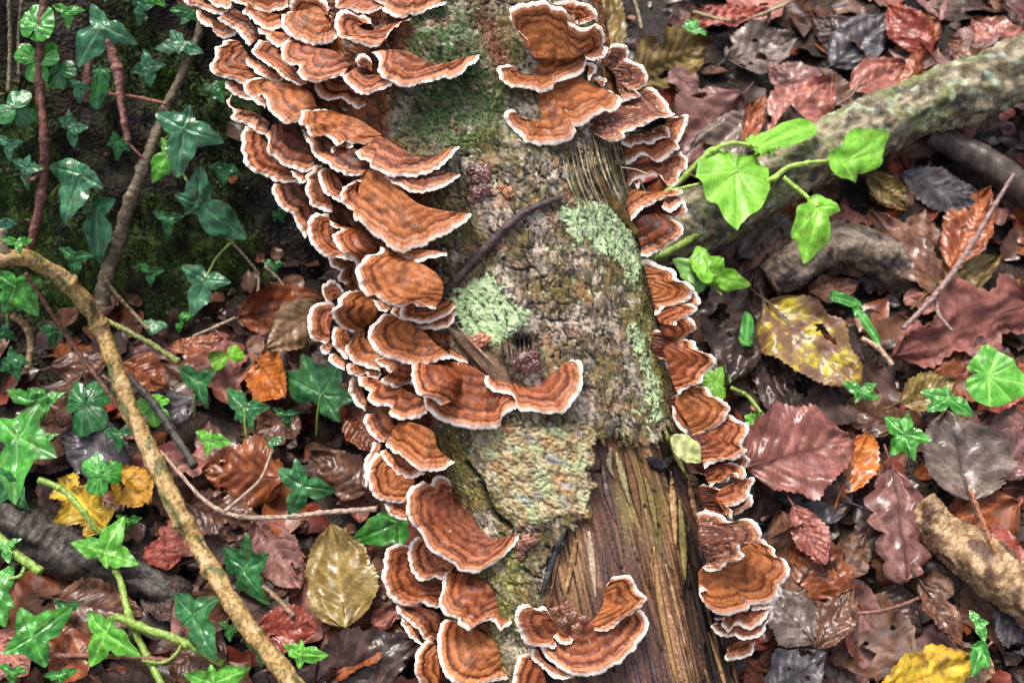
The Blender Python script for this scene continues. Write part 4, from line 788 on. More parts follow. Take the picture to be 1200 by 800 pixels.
LEAVES = [
 # far under layer first ------------- right of the log
 (700,108,716,-22,56,'beech','olive',.05,.06,8,'smooth olive brown leaf standing behind the top right brackets'),
 (738,92,835,50,66,'beech','olive',.03,.03,-22,'blotched olive pink leaf with an orange underside beside the clover'),
 (868,112,770,205,92,'hazel','purple',.02,.02,14,'large purplish wet leaf right of the upper right brackets'),
 (905,125,800,195,62,'beech','grey',.028,.022,-10,'ribbed grey brown leaf above the green stem'),
 (905,158,975,92,68,'beech','pink',.03,.032,10,'pink ribbed leaf fan above the curved green ivy stem'),
 (872,168,896,112,26,'oval','rust',.036,.036,0,'small upright tan oval leaf left of the pink ribbed one'),
 (850,70,935,45,58,'hazel','grey',.02,.02,0,'flat grey brown leaf near the top, right of the clover'),
 (975,75,1045,15,56,'hazel','slate',.02,.02,5,'bluish grey leaf near the top edge'),
 (1090,60,1040,5,48,'beech','red',.03,.03,20,'dark red leaf at the top edge'),
 (1060,120,1098,50,44,'beech','rust',.03,.02,-15,'rust leaf between the grey ones above the branch'),
 (1195,75,1140,20,50,'beech','pink',.03,.03,10,'dusty pink leaf in the top right corner'),
 (805,22,905,10,36,'beech','red',.03,.03,20,'glossy deep red curled leaf at the top edge'),
 (1000,105,1065,70,44,'hazel','pink',.03,.02,6,'small pink leaf above the pale branch'),
 (1170,90,1110,45,36,'oval','brown',.03,.03,4,'brown leaf touching the pale branch near the right edge'),
 (960,120,900,70,50,'hazel','purple',.02,.02,5,'purplish leaf left of the small pink one'),
 (1020,60,950,20,46,'beech','dark',.015,.015,5,'dark wet leaf under the bluish grey one'),
 (1140,90,1180,20,46,'hazel','grey',.015,.015,0,'dull grey leaf behind the dusty pink one'),
 (1015,205,1066,246,34,'beech','olive',.03,.03,-30,'small ochre leaf curled into a tube below the pale branch'),
 (1055,205,1150,238,52,'beech','slate',.02,.018,0,'almost black wet ribbed leaf below the pale branch'),
 (1112,318,1160,222,56,'beech','rust',.03,.035,10,'rusty leaf standing behind the thin grey twig'),
 (1110,345,1022,245,56,'beech','brown',.03,.036,-6,'brown leaf with clear raised ribs under the ochre tube'),
 (1085,345,1170,300,52,'hazel','olive',.022,.02,4,'mossy olive leaf right of the ribbed brown one'),
 (1210,352,1052,415,112,'maple','mauve',.032,.03,6,'broad red brown leaf with pale veins at the right edge'),
 (898,352,1008,450,92,'hazel','spot',.034,.036,4,'leaf with bright yellow blotches right of the log'),
 (1056,470,1122,445,46,'beech','olive',.035,.035,6,'small pale yellow brown leaf under the ivy on the right'),
 (885,318,848,455,86,'hazel','dark',.022,.024,8,'large near black purple leaf right of the middle brackets'),
 (868,300,928,250,58,'beech','grey',.022,.022,8,'crumpled grey leaf between the green leaf and the dark branch'),
 (878,546,1004,510,116,'hazel','mauve',.040,.038,12,'big pinkish brown leaf with straight veins beside the right hand stack'),
 (985,575,1020,505,48,'beech','orange',.03,.03,14,'rust orange leaf edge under the big pinkish one'),
 (1046,545,1064,680,82,'oak','purple',.036,.034,3,'lobed oak leaf, grey purple, in the lower right'),
 (1138,585,1110,480,108,'hazel','grey',.03,.03,-6,'large dark grey leaf with a long orange stalk on the right'),
 (1168,560,1210,500,60,'beech','purple',.022,.022,10,'purplish leaf at the right edge below the ivy'),
 (1000,590,900,560,70,'hazel','slate',.02,.02,0,'slate coloured wet leaf below the big pinkish one'),
 (930,592,968,662,40,'beech','pink',.034,.03,-12,'narrow pink brown leaf pointing down below the big pinkish one'),
 (1000,700,925,640,60,'beech','rust',.02,.02,10,'rusty leaf right of the bottom right brackets'),
 (955,752,898,690,64,'hazel','grey',.03,.028,-8,'glossy grey leaf beneath the bottom right brackets'),
 (955,760,1000,690,44,'beech','brown',.03,.03,14,'brown leaf standing on edge left of the black gap'),
 (1078,680,1130,758,38,'beech','brown',.034,.032,16,'slim brown leaf pointing down under the oak leaf'),
 (1034,812,1145,768,70,'beech','yellow',.04,.042,2,'bright yellow leaf at the bottom right'),
 (1155,760,1100,815,52,'beech','tan',.035,.03,4,'tan leaf beside the bright yellow one'),
 (900,812,970,765,60,'hazel','slate',.03,.03,0,'grey leaf at the bottom edge beside the log'),
 (1150,625,1205,665,50,'hazel','red',.026,.026,10,'dark red leaf above the peeled stick at the right edge'),
 (1170,700,1215,770,54,'beech','slate',.026,.02,0,'slate leaf in the lower right corner'),
 (1050,500,990,470,52,'hazel','brown',.02,.02,6,'brown leaf under the yellow blotched one'),
 (1000,640,1060,610,46,'beech','dark',.015,.015,4,'dark leaf left of the oak leaf'),
 (1020,700,1080,740,60,'hazel','dark',.012,.012,4,'blackened leaf in the wet hollow at the lower right'),
 (905,690,960,735,46,'beech','brown',.022,.02,-4,'brown leaf right of the lowest right hand bracket'),
 (890,400,925,500,50,'beech','dark',.012,.012,4,'dark leaf below the near black one'),
 (1200,440,1150,480,46,'hazel','red',.02,.02,10,'reddish leaf under the bright ivy leaf'),
 (1180,590,1120,610,40,'beech','rust',.022,.022,0,'rust leaf near the orange stalk'),
 # ------------- left
 (122,618,66,560,74,'maple','yellow',.035,.035,0,'golden yellow leaf under the round green leaflets on the left'),
 (136,548,176,590,48,'beech','amber',.034,.034,4,'orange yellow leaf beside the golden one'),
 (192,628,195,668,46,'hazel','red',.03,.03,4,'small round red leaf left of the yellow brown branch foot'),
 (335,560,238,550,76,'hazel','rust',.028,.028,8,'wide rust coloured leaf below the bright little sprout'),
 (200,408,262,398,34,'beech','rust',.04,.044,30,'curled rusty leaf on the bank foot'),
 (300,420,330,465,60,'beech','orange',.03,.036,-20,'bent orange brown leaf below the small clover like leaf'),
 (385,352,310,408,56,'beech','tan',.03,.045,14,'pale ribbed leaf touching the left cluster of brackets'),
 (280,372,384,350,56,'hazel','rust',.025,.03,-16,'dark rust leaf lying against the mossy bank'),
 (432,575,366,530,54,'hazel','brown',.03,.032,10,'brown leaf left of the lower left brackets'),
 (405,735,388,615,86,'hazel','olive',.032,.032,2,'large olive green brown leaf below the pale tendril'),
 (150,545,70,508,66,'hazel','slate',.028,.026,4,'grey black wet leaf behind the curved branch'),
 (300,735,372,738,54,'beech','red',.03,.03,8,'deep red leaf crossing the foot of the curved branch'),
 (370,800,492,748,76,'hazel','dark',.026,.028,4,'big dark wet leaf at the bottom beside the log'),
 (60,700,165,722,70,'beech','brown',.03,.03,6,'wet brown leaf between the ivy leaves at the lower left'),
 (105,790,45,735,56,'hazel','rust',.026,.026,0,'rust brown leaf near the bottom left'),
 (-10,745,35,790,50,'beech','pink',.03,.03,0,'pink brown leaf in the bottom left corner'),
 (145,425,195,452,46,'beech','rust',.032,.03,-6,'wet rusty leaf behind the middle of the curved branch'),
 (300,610,352,690,60,'hazel','purple',.024,.024,6,'purple grey leaf right of the curved branch'),
 (215,590,305,620,60,'beech','brown',.02,.02,0,'brown leaf under the pale tendril'),
 (95,440,70,500,40,'beech','brown',.03,.03,10,'brown leaf at the left above the grey black one'),
 (400,700,470,690,50,'beech','brown',.02,.024,6,'plain brown leaf beside the lowest left bracket'),
 (215,660,280,640,46,'beech','dark',.02,.02,4,'dark leaf behind the curved branch foot'),
 (410,480,440,530,40,'beech','rust',.026,.026,8,'rust leaf in the gap left of the log'),
 (350,480,300,510,50,'hazel','brown',.02,.02,0,'brown leaf below the dark ivy leaves'),
 (200,760,270,790,60,'hazel','brown',.02,.02,3,'brown leaf at the bottom edge left of the branch'),
 (400,420,360,440,36,'beech','grey',.026,.03,0,'grey leaf peeping out left of the middle cluster'),
 (60,430,130,420,40,'beech','brown',.028,.028,6,'dull brown leaf at the foot of the bank'),
 (230,470,180,490,40,'beech','slate',.024,.024,6,'slate grey leaf right of the curved branch'),
 (165,690,225,720,46,'beech','dark',.02,.02,8,'crumpled dark leaf near the ivy runner'),
]
for a in LEAVES: dead(*a)
# ---- the many other leaves of the litter: shared meshes
VAR = []
for k in range(30):
    kind = ['beech', 'hazel', 'beech', 'oak', 'beech', 'maple'][k % 6]; wr = random.uniform(.5, .85)
    pal = ['brown', 'purple', 'brown', 'purple', 'rust', 'dark', 'purple', 'pink', 'brown', 'dark'][k % 10]
    V, F, u, v, ve = leafgrid(kind, wr, 500+k, random.uniform(-.1, .3), random.uniform(0, .3), 44, 15)
    VAR.append((mesh('blade', V, F, leafcol(V, u, v, ve, pal, 500+k), M_dry if k % 5 < 1 else M_leaf), pal))
PLAIN = dict(brown='plain brown', dark='blackish', rust='rust coloured', purple='purplish brown', grey='greyish', slate='slate grey', red='dark red', pink='pinkish brown')
cnt = 0; DUP = {}
LMK = [(810,35,'the small bright clover'),(975,40,'the bluish grey leaf at the top'),(1090,40,'the dark red top leaf'),(1180,40,'the top right corner'),(940,125,'the pink ribbed leaf'),(840,130,'the large purplish leaf'),
 (860,215,'the lime green ivy runner'),(960,290,'the bent dark branch'),(1035,225,'the ochre curled leaf'),(1135,265,'the standing rusty leaf'),(1120,390,'the broad red brown leaf'),(950,400,'the yellow blotched leaf'),
 (860,385,'the near black leaf'),(1010,460,'the small wet ivy leaf'),(940,525,'the big pinkish leaf'),(1055,610,'the lobed oak leaf'),(1125,530,'the large dark grey leaf'),(1150,660,'the peeled stick'),(1090,780,'the bright yellow leaf'),
 (1150,745,'the spiky green leaf'),(930,640,'the narrow pink brown leaf'),(930,715,'the glossy grey leaf'),(1040,715,'the wet hollow'),(930,785,'the bottom edge right of the log'),(1185,590,'the right edge below the ivy'),
 (20,350,'the crinkled ivy at the left edge'),(30,530,'the bright ivy at the left edge'),(95,590,'the golden yellow leaf'),(100,475,'the dark three leaflet plant'),(120,400,'the bend of the curved branch'),(190,480,'the middle of the curved branch'),
 (100,650,'the dark fallen branch'),(40,750,'the bottom left corner'),(125,745,'the lower green runner'),(190,655,'the small round red leaf'),(225,735,'the serrated ivy leaf'),(285,670,'the half hidden ivy leaf'),(285,560,'the wide rust leaf'),
 (260,480,'the dark wet ivy leaves'),(335,400,'the pale leaf by the left brackets'),(370,460,'the upright dark ivy leaf'),(360,570,'the three lobed veined ivy leaf'),(405,670,'the olive leaf'),(430,560,'the lower left brackets'),(340,750,'the foot of the curved branch'),(440,770,'the bottom edge left of the log'),
 (740,40,'the head of the log')]
for k in range(2000):
    if cnt >= 225: break
    px0 = random.uniform(-60, 1260); py0 = random.uniform(-60, 860)
    if 500 < px0 < 800 and 60 < py0: continue
    if px0 < 380 and py0 < 400-px0*.1: continue
    P_ = gp(px0, py0, 0); L = random.uniform(.032, .062); a = random.uniform(0, 6.28); h = random.uniform(.004, .018)
    tl = random.gauss(0, .25); P_ = P_+np.array([0, 0, h]); d = np.array([math.cos(a)*math.cos(tl), math.sin(a)*math.cos(tl), math.sin(tl)])
    n_ = np.array([random.gauss(0, .3), random.gauss(-.15, .3), 1.])
    M = frame(P_-d*L/2, P_+d*L/2, 0, nrm_=n_); me, pal = random.choice(VAR)
    lm = min(LMK, key=lambda q: (q[0]-px0)**2+(q[1]-py0)**2); s_ = 'small' if L < .046 else 'large'
    dx_, dy_ = px0-lm[0], py0-lm[1]; rl = ('just right of' if dx_ > 0 else 'just left of') if abs(dx_) > abs(dy_) else ('just below' if dy_ > 0 else 'just above')
    lb = '%s %s leaf %s %s' % (s_, PLAIN[pal], rl, lm[2])
    fo = add('fallen_leaf', me, label=lb, cat='fallen leaf', group='half buried leaves near '+lm[2], M=M)
    DUP.setdefault(lb, []).append((py0, fo)); cnt += 1
for lb, os_ in DUP.items():
    if len(os_) > 1:
        os_.sort(key=lambda q: q[0]); wd = ['upper', 'lower'] if len(os_) == 2 else ['uppermost', 'middle', 'lowest'] if len(os_) == 3 else ['topmost', 'upper middle', 'lower middle', 'bottommost']
        for (yy, oo), wq in zip(os_, wd): oo['label'] = (wq+' '+lb)
# crumbled leaf litter, past counting
AV = []; AF = []; AC = []; off = 0
for k in range(3800):
    if k < 2600: px0 = random.uniform(-150, 1350); py0 = random.uniform(-140, 940); P_ = gp(px0, py0)
    else: P_ = np.array([random.uniform(-1.2, 1.2), random.uniform(-.3, 1.9), 0.]); P_[2] = ground_h(P_[0], P_[1])
    if P_[0] < 0 and bank_h(P_[0], P_[1]) > ground_h(P_[0], P_[1])+.012 and random.random() < .98: continue
    L = random.choice([random.uniform(.006, .018), random.uniform(.02, .04)]); a = random.uniform(0, 6.28); P_ = P_+np.array([0, 0, random.uniform(.001, .007)])
    d = np.array([math.cos(a), math.sin(a), random.gauss(0, .25)]); n_ = np.array([random.gauss(0, .35), random.gauss(0, .35), 1.])
    pal = random.choice(['brown', 'dark', 'dark', 'rust', 'brown', 'dark', 'brown', 'red']); V, F, u, v, ve = leafgrid(random.choice(['beech', 'hazel', 'oak']), random.uniform(.4, .9), k, .2, .2, 8, 5)
    AV.append(xf(frame(P_-d*L/2, P_+d*L/2, 0, nrm_=n_), V)); AF.append(F+off); AC.append(leafcol(V, u, v, ve*.5, pal, k)); off += len(V)
add('leaf_litter', mesh('leaf_litter', np.vstack(AV), np.vstack(AF), np.vstack(AC), M_leaf), label='crumbled wet leaf fragments covering the soil between the whole leaves', cat='leaf litter', kind='stuff')
# ---- ivy and other green leaves
IVY = dict(heart=[(0,1.0),(10,.90),(25,.78),(45,.72),(70,.70),(95,.66),(120,.60),(150,.50),(170,.32),(180,.18)],
    leaflet=[(0,.90),(10,.99),(24,1.0),(38,.86),(54,.60),(75,.34),(100,.18),(180,.06)],
  ivy=[(0,1.0),(12,.80),(26,.52),(40,.52),(54,.70),(63,.74),(76,.58),(92,.46),(108,.46),(124,.52),(138,.50),(155,.34),(172,.16),(180,.08)],
  narrow=[(0,1.0),(8,.86),(18,.50),(32,.34),(48,.42),(60,.50),(74,.36),(92,.24),(110,.22),(130,.24),(155,.16),(180,.06)],
  tri=[(0,1.0),(14,.86),(30,.66),(50,.60),(70,.66),(84,.70),(98,.58),(118,.42),(140,.34),(160,.22),(180,.08)],
  round=[(0,.95),(20,.97),(40,.92),(60,.9),(85,.85),(110,.8),(135,.75),(155,.62),(170,.35),(180,.12)],
  slim=[(0,1.0),(6,.9),(14,.55),(28,.30),(50,.20),(80,.16),(130,.12),(180,.06)])
GC_ = dict(deep=((.014,.085,.024),(.034,.155,.042),(.08,.22,.08)), blue=((.024,.10,.045),(.05,.18,.085),(.12,.28,.15)), mid=((.022,.14,.018),(.065,.29,.036),(.18,.44,.12)),
    bright=((.055,.23,.018),(.12,.38,.040),(.28,.56,.13)), lime=((.12,.31,.018),(.18,.43,.035),(.24,.50,.06)), pale=((.17,.38,.08),(.26,.50,.13),(.34,.58,.19)))
def ivymesh(kind, pal, seed, wf=1., droop=.12, fold=.0, nr=13, ns=96):
    r_ = random.Random(seed); A = IVY[kind]; th = np.linspace(-180, 180, ns, endpoint=False); k = np.abs(th)
    R1 = np.interp(k, [a for a, _ in A], [b for _, b in A])
    R1 = np.convolve(np.r_[R1[-2:], R1, R1[:2]], [.08, .22, .4, .22, .08], 'valid')
    R1 = R1*(1+.05*pn(th/24, seed*.37, seed))*np.where(th > 0, 1+r_.uniform(-.08, .08), 1)
    rr = (np.linspace(0, 1, nr)**.85)[:, None]; thr = np.radians(th)[None]
    X = rr*R1*np.cos(thr); Y = rr*R1*np.sin(thr)*wf
    lob = {'ivy': (0, 62, 132), 'narrow': (0, 60, 130), 'tri': (0, 80, 140), 'round': (0, 50, 100), 'slim': (0, 60), 'heart': (0, 38, 78), 'leaflet': (0, 22)}[kind]
    vein = np.zeros_like(X)
    for L in lob:
        for s in ((1, -1) if L else (1,)):
            c, sn = math.cos(R_(L)), math.sin(R_(L))*s*wf; q = math.hypot(c, sn); dist = np.abs(X*sn/q-Y*c/q); al = X*c/q+Y*sn/q
            vein = np.maximum(vein, np.exp(-(dist/(.016+.012*(1-rr)))**2)*(al > 0)*(1 if L < 100 else .6))
    nv = np.abs(((X-np.abs(Y)*.8)*7 % 1)-.5)*2; vein2 = np.clip((nv-.85)/.15, 0, 1)*.35
    ruf = .05*pn(th/18+0*rr, seed*1.7, seed+3)*rr**2*1.6
    Z = -droop*(X*X+Y*Y)-fold*np.abs(Y)+ruf-.022*vein+.018*np.sin(nv*3)*rr+.02*pn(X*5, Y*5+seed, seed+2)
    V = np.stack([X, Y, Z], -1).reshape(-1, 3)
    a, b, vc = [np.array(c) for c in GC_[pal]]; q = fbm(X*3+seed, Y*3, seed+6, 3)
    C = mixc(a, b, sst(-.4, .5, q)); C = mixc(C, vc, np.clip(vein*.8+vein2*.35, 0, 1)); C = C.reshape(-1, 3)
    if pal in ('deep', 'blue', 'mid'):
        sp = (pn(X*19, Y*19+seed, seed+9) > .62).ravel(); C[sp] = C[sp]*.6+np.array([.16, .2, .1])*.4
    return V, grid_faces(nr, ns, True), C
def greenleaf(root, off, jx, jy, tx, ty, kind, pal, lift=.015, lt=None, wf=1., roll=0, name='leaf', droop=.12, up=.35, fold=0., dj=None):
    lt = lift if lt is None else lt; d0 = (hitg(jx, jy) if dj is None else dj)-lift; 
    d1 = (hitg(tx, ty) if dj is None else dj)-lt
    d1 = min(max(d1, d0-.03), d0+.02)
    Pb, Pt = pt(jx, jy, d0), pt(tx, ty, d1); V, F, C = ivymesh(kind, pal, int(jx*3+jy*5+tx) % 977, wf, droop, fold)
    W = xf(frame(Pb, Pt, R_(roll), up), V)
    add(name, mesh(name, W-off, F, C, M_ivy if pal in ('deep', 'blue', 'mid') else M_soft), root)
    return Pb
def lobed(root, off, L, upm=.0):
    """one leaf traced by its stalk point and lobe tips: (jx, jy, [(x, y), ...], palette, lift[, stalk end])"""
    jx, jy, tips, pal, lift = L[:5]; sd = int(jx*3+jy*7) % 983; r_ = random.Random(sd)
    a = np.array([math.atan2(-(y-jy), x-jx) for x, y in tips]); l = np.array([math.hypot(x-jx, y-jy) for x, y in tips]); Lm = l.max(); l = l/Lm
    a0 = a[l.argmax()]; ns, nr = 120, 15; th = np.linspace(-math.pi, math.pi, ns, endpoint=False)
    R1 = np.full(ns, .20)
    for ai, li in zip(a-a0, l):
        dth = np.abs((th-ai+math.pi) % (2*math.pi)-math.pi)
        x = dth/R_(34 if li > .75 else 40); R1 = np.maximum(R1, li*(1-.62*np.clip(x, 0, 1)**.8)*(x < 1)); R1 = np.maximum(R1, .60*li*np.clip(1.75-x, 0, 1)**.5)
    R1 = np.convolve(np.r_[R1[-2:], R1, R1[:2]], [.06, .2, .48, .2, .06], 'valid'); R1 *= 1+.035*pn(th*3+sd, sd*.3, sd)
    rr = (np.linspace(0, 1, nr)**.85)[:, None]; X = rr*R1*np.cos(th); Y = rr*R1*np.sin(th); vein = np.zeros_like(X); valley = np.zeros_like(X)
    for ai, li in zip(a-a0, l):
        c, sn = math.cos(ai), math.sin(ai); dist = np.abs(X*sn-Y*c); al = X*c+Y*sn; vein = np.maximum(vein, np.exp(-(dist/(.015+.014*(1-rr)))**2)*(al > 0)*(al < li))
        side = np.abs(((al-dist*.9)*6.5 % 1)-.5)*2; valley = np.maximum(valley, np.clip((side-.82)/.18, 0, 1)*.4*(al > .1)*(dist < .3*li))
    dr = r_.uniform(.05, .28); Z = -dr*(X*X+Y*Y)+.09*pn(X*2.2+sd, Y*2.2, sd+3)+.035*pn(X*6+sd, Y*6, sd+4)-(.03 if pal in ('deep', 'blue', 'mid') else .012)*vein-.012*valley*(pal in ('deep', 'blue', 'mid'))+r_.uniform(-.25, .25)*Y*rr+r_.uniform(-.2, .2)*X*Y
    V = np.stack([X, Y, Z], -1).reshape(-1, 3); ca, cb, vc = [np.array(c) for c in GC_[pal]]; q = fbm(X*3+sd, Y*3, sd+6, 4)
    C = mixc(ca, cb, sst(-.4, .5, q)); C = mixc(C, vc, np.clip(vein*.75+valley*.4, 0, 1)).reshape(-1, 3)
    sp = (pn(X*17, Y*17+sd, sd+9) > .6).ravel(); C[sp] = C[sp]*.6+np.array([.2, .24, .12])*.4*(pal in ('deep', 'blue', 'mid'))
    br = sst(.35, .6, pn(X*5+sd, Y*5, sd+11)+.4*pn(X*14, Y*14, sd+12)).ravel(); C = mixc(C, np.array(ca)*.5+np.array([.05, .03, .005]), br*.7)
    edg = (sst(.93, 1., rr)+0*X).ravel(); C = mixc(C, C*.6+np.array([.04, .02, .01]), edg*.6)
    d0 = hitg(jx, jy)-lift; tx, ty = tips[int(l.argmax())]; d1 = min(max(hitg(tx, ty)-lift*1.0, d0-.02), d0+.015)
    Pb, Pt = pt(jx, jy, d0), pt(tx, ty, d1); W = xf(frame(Pb, Pt, R_(r_.uniform(-9, 9)), upm), V)
    lfo = add('leaf', mesh('leaf', W-off, grid_faces(nr, ns, True), C, M_ivy if pal in ('deep', 'blue', 'mid') else M_soft), root)
    if len(L) > 5:
        q = L[5]; e = gp(q[0], q[1], q[2]); m = (Pb+e)/2+np.array([0, 0, .004]); tube([Pb, m, e], [.0006, .0008, .0009], (.2, .3, .06), 'leaf_stalk', M_stem, 7, 10, lfo, off=off)
    return Pb
def sprig(label, leaves, stems=(), cat='ivy', name='ivy_sprig', group='ivy sprigs among the leaf litter', stemcol=(.22, .34, .06)):
    """leaves: (junction x, y, tip x, y, kind, palette, lift, lift_tip, width factor, roll); stems: (pixel path, radius px, lift)"""
    L0 = leaves[0]; org = pt(L0[0], L0[1], hitg(L0[0], L0[1])-(L0[4] if isinstance(L0[2], list) else L0[6])); root = add(name, None, label=label, cat=cat, group=group, loc=tuple(org))
    for L in leaves:
        if isinstance(L[2], list): lobed(root, org, L); continue
        Pj = greenleaf(root, org, *L[:6], lift=L[6], lt=L[7] if len(L) > 7 else None, wf=L[8] if len(L) > 8 else 1., roll=L[9] if len(L) > 9 else 0)
        if len(L) > 10:           # own leaf stalk going to this pixel
            q = L[10]; e = gp(q[0], q[1], q[2]); m = (Pj+e)/2+np.array([0, 0, .004])
            tube([Pj, m, e], [.0006, .0008, .0009], stemcol, 'leaf_stalk', M_stem, 7, 10, root, off=org)
    for path, r, lf in stems:
        lf = lf if isinstance(lf, (list, tuple)) else [lf]*len(path)
        tube([gp(x, y, l) for (x, y), l in zip(path, lf)], [q*MPX*.72 for q in (r if isinstance(r, (list, tuple)) else [r])], stemcol, 'stem', M_stem, 10, 16*len(path), root, off=org, nodes=14, wob=.2)
    return root
def stalk_to(jx, jy, lf, ex, ey): pass
# bank ivy (dark, glossy, bluish)
GB = 'ivy climbing on the mossy bank'
sprig('pale blue green ivy leaf with three long lobes near the top left', [(118,30,[(84,76),(157,50),(108,2)],'blue',.03,(140,75,.002)), (165,6,[(160,34),(184,2),(142,-6)],'blue',.03)], group=GB)
sprig('large glossy ivy leaf in the upper left crossed by a light green lobe', [(215,150,[(264,166),(178,132),(222,121),(205,212)],'blue',.042,(176,185,.01)), (198,178,[(174,216),(188,160),(206,190)],'bright',.034)], group=GB)
sprig('ivy leaf with a long drooping lobe at the left below the first red vine', [(94,204,[(70,265),(50,190),(88,186),(122,222)],'blue',.036,(60,230,.006)), (114,244,[(110,314),(88,250),(142,232)],'blue',.03)], group=GB)
sprig('ivy leaf with one long lobe pointing down right on the bank', [(232,238,[(292,284),(203,228),(236,190),(214,254)],'blue',.038,(215,205,.01))], group=GB)
sprig('small forked ivy leaf on the dark bank above the litter', [(240,328,[(222,374),(208,311),(272,330)],'blue',.026,(270,285,.004))], group=GB)
sprig('ivy leaves at the top left beside the fungus bank', [(212,52,[(178,56),(240,62),(196,30),(210,66)],'blue',.028), (222,14,[(238,26),(196,10),(210,30)],'deep',.02)], group=GB)
sprig('faint ivy leaf close to the fungi on the shaded bank', [(248,102,[(232,104),(264,94),(262,120)],'deep',.02)], group=GB)
sprig('glossy ivy leaves hanging from the top edge', [(176,-10,[(168,12),(196,10),(150,0)],'mid',.03), (135,-14,[(120,2),(150,2),(128,-30)],'mid',.03)], group=GB)
sprig('dark narrow ivy leaf in shade between the twigs', [(118,80,110,130,'slim','deep',.012,.016,1.6), (128,85,146,95,'slim','deep',.012,.012,1.4)], group=GB)
sprig('dark little leaf hanging on the bank beside the big ivy leaf', [(140,165,136,190,'ivy','deep',.014,.014,.9)], group=GB)
sprig('small ivy leaf in deep shade beside the left brackets', [(326,250,334,262,'ivy','deep',.01,.01,1.)], group=GB)
sprig('green round lobed leaves in the top left corner', [(42,30,50,2,'round','mid',.03,.03,.8), (44,34,28,20,'round','mid',.03,.03,.8)], group=GB, name='leafy_plant', cat='plant')
# three leaflet plants
def trifoil(label, cx, cy, r, pal, lift, rot=90, wf=.8, parts_=3, **k):
    org = pt(cx, cy, hitg(cx, cy)-lift); root = add('clover_plant', None, label=label, cat='clover', group='small three leaflet plants', loc=tuple(org))
    for q in range(parts_):
        a = R_(rot+q*360/parts_*1.0); greenleaf(root, org, cx+r*.08*math.cos(a), cy-r*.08*math.sin(a), cx+r*math.cos(a), cy-r*math.sin(a), 'leaflet', pal, lift, lift+.001*q, 1.12, name='leaflet', droop=.25)
    tube([org, org+np.array([.002, .004, -.010]), org+np.array([.004, .010, -.028])], [.0005, .0006, .0007], (.2, .3, .06), 'stem', M_stem, 7, 10, root, off=org)
trifoil('bright three leaflet clover in the top left', 42, 70, 26, 'mid', .03, 150)
trifoil('wet clover with scalloped leaflets right below the top left corner clover', 68, 84, 20, 'deep', .028, 20)
trifoil('dark glossy clover at the left edge near the top', 18, 128, 26, 'deep', .028, 80)
trifoil('small bright clover beside the leaves at the top right of the log', 810, 34, 16, 'mid', .03, 200)
trifoil('dark three leaflet plant left of the curved branch', 100, 472, 34, 'deep', .034, 160)
trifoil('light green leaflets lying over the golden leaf', 118, 556, 26, 'mid', .05, 250)
trifoil('two little light green leaflets in the left litter', 266, 417, 21, 'lime', .034, 20, parts_=2)
trifoil('round light green leaf just right of the curved branch', 178, 477, 21, 'bright', .036, 60)
trifoil('round green leaf behind the right hand brackets', 838, 446, 20, 'lime', .03, 30)
# left ground ivy
sprig('glossy crinkled ivy leaf at the left edge below the branch', [(18,335,[(46,374),(48,324),(-12,318),(4,374)],'mid',.06,(8,400,.03))])
sprig('small dark ivy leaves on the left edge', [(4,388,[(20,402),(-10,404),(8,376)],'deep',.05), (14,420,[(20,450),(-4,440),(36,424),(12,404)],'deep',.05)])
sprig('large bright ivy leaves at the left edge beside the golden leaf', [(20,512,[(66,548),(50,474),(-8,478),(12,592)],'mid',.05,(-10,590,.03)), (8,560,[(30,600),(-12,592),(-14,548)],'deep',.044), (34,470,[(4,456),(58,462),(34,452)],'mid',.05)],
      [([(45,562), (75,575), (98,600), (116,626)], [3.4, 3], [.05, .05, .05, .045])])
sprig('pair of bright ivy leaves on a green runner in the lower left', [(122,645,[(146,602),(80,632),(164,666),(126,668)],'bright',.05), (124,742,[(98,715),(136,722),(164,770),(94,777)],'bright',.048)],
      [([(126,648), (140,678), (150,716), (166,756), (192,806)], [3.2, 3.6, 3.6], [.045, .04, .034, .03, .03]), ([(166,774), (190,776), (206,766), (216,748)], [1.6, 1.8], .034)])
sprig('dark wet ivy leaves above the orange leaf left of the log', [(232,448,[(202,428),(256,438),(236,476)],'deep',.05,(228,490,.03)), (286,478,[(316,478),(294,504),(260,452),(272,490)],'deep',.05,(292,530,.03))])
sprig('small bright sprout with thin lobes above the rust leaf', [(245,514,[(226,505),(247,504),(271,519),(243,534)],'bright',.044)])
sprig('large dark ivy leaf on an upright stalk beside the middle brackets', [(376,462,[(320,434),(352,414),(402,420),(418,468),(398,493)],'deep',.04,(371,512,.015))])
sprig('ivy leaf with three lobes and pale veins above the olive leaf', [(354,570,[(322,548),(345,537),(397,575),(337,607)],'deep',.044)])
sprig('green ivy leaf showing beneath the lower left brackets', [(466,612,[(408,638),(440,600),(470,650)],'mid',.03)])
sprig('dark ivy leaf partly hidden behind the curved branch', [(286,668,[(250,640),(300,634),(320,658),(307,704),(262,688)],'deep',.03)])
sprig('angular ivy leaf with bright veins at the bottom left', [(38,746,[(88,708),(20,704),(2,766),(56,787)],'mid',.046)])
sprig('cut off ivy leaf at the left edge near the bottom', [(-8,696,[(16,655),(16,716),(4,740)],'mid',.046)], [([(-10,622), (18,648), (48,670)], [5.5, 4.8], [.046, .046, .046]), ([(10,678), (24,674), (30,662)], [2, 2], .044)])
sprig('serrated dark ivy leaf left of the branch foot', [(225,720,[(194,688),(264,706),(250,774),(206,730)],'deep',.046)],
      [([(135,722), (170,736), (215,752), (262,778)], [4, 4.4, 4], [.036, .036, .034, .03])])
sprig('small bright three lobed leaf low in the middle left', [(352,766,[(329,756),(352,750),(384,770),(350,783)],'bright',.044)])
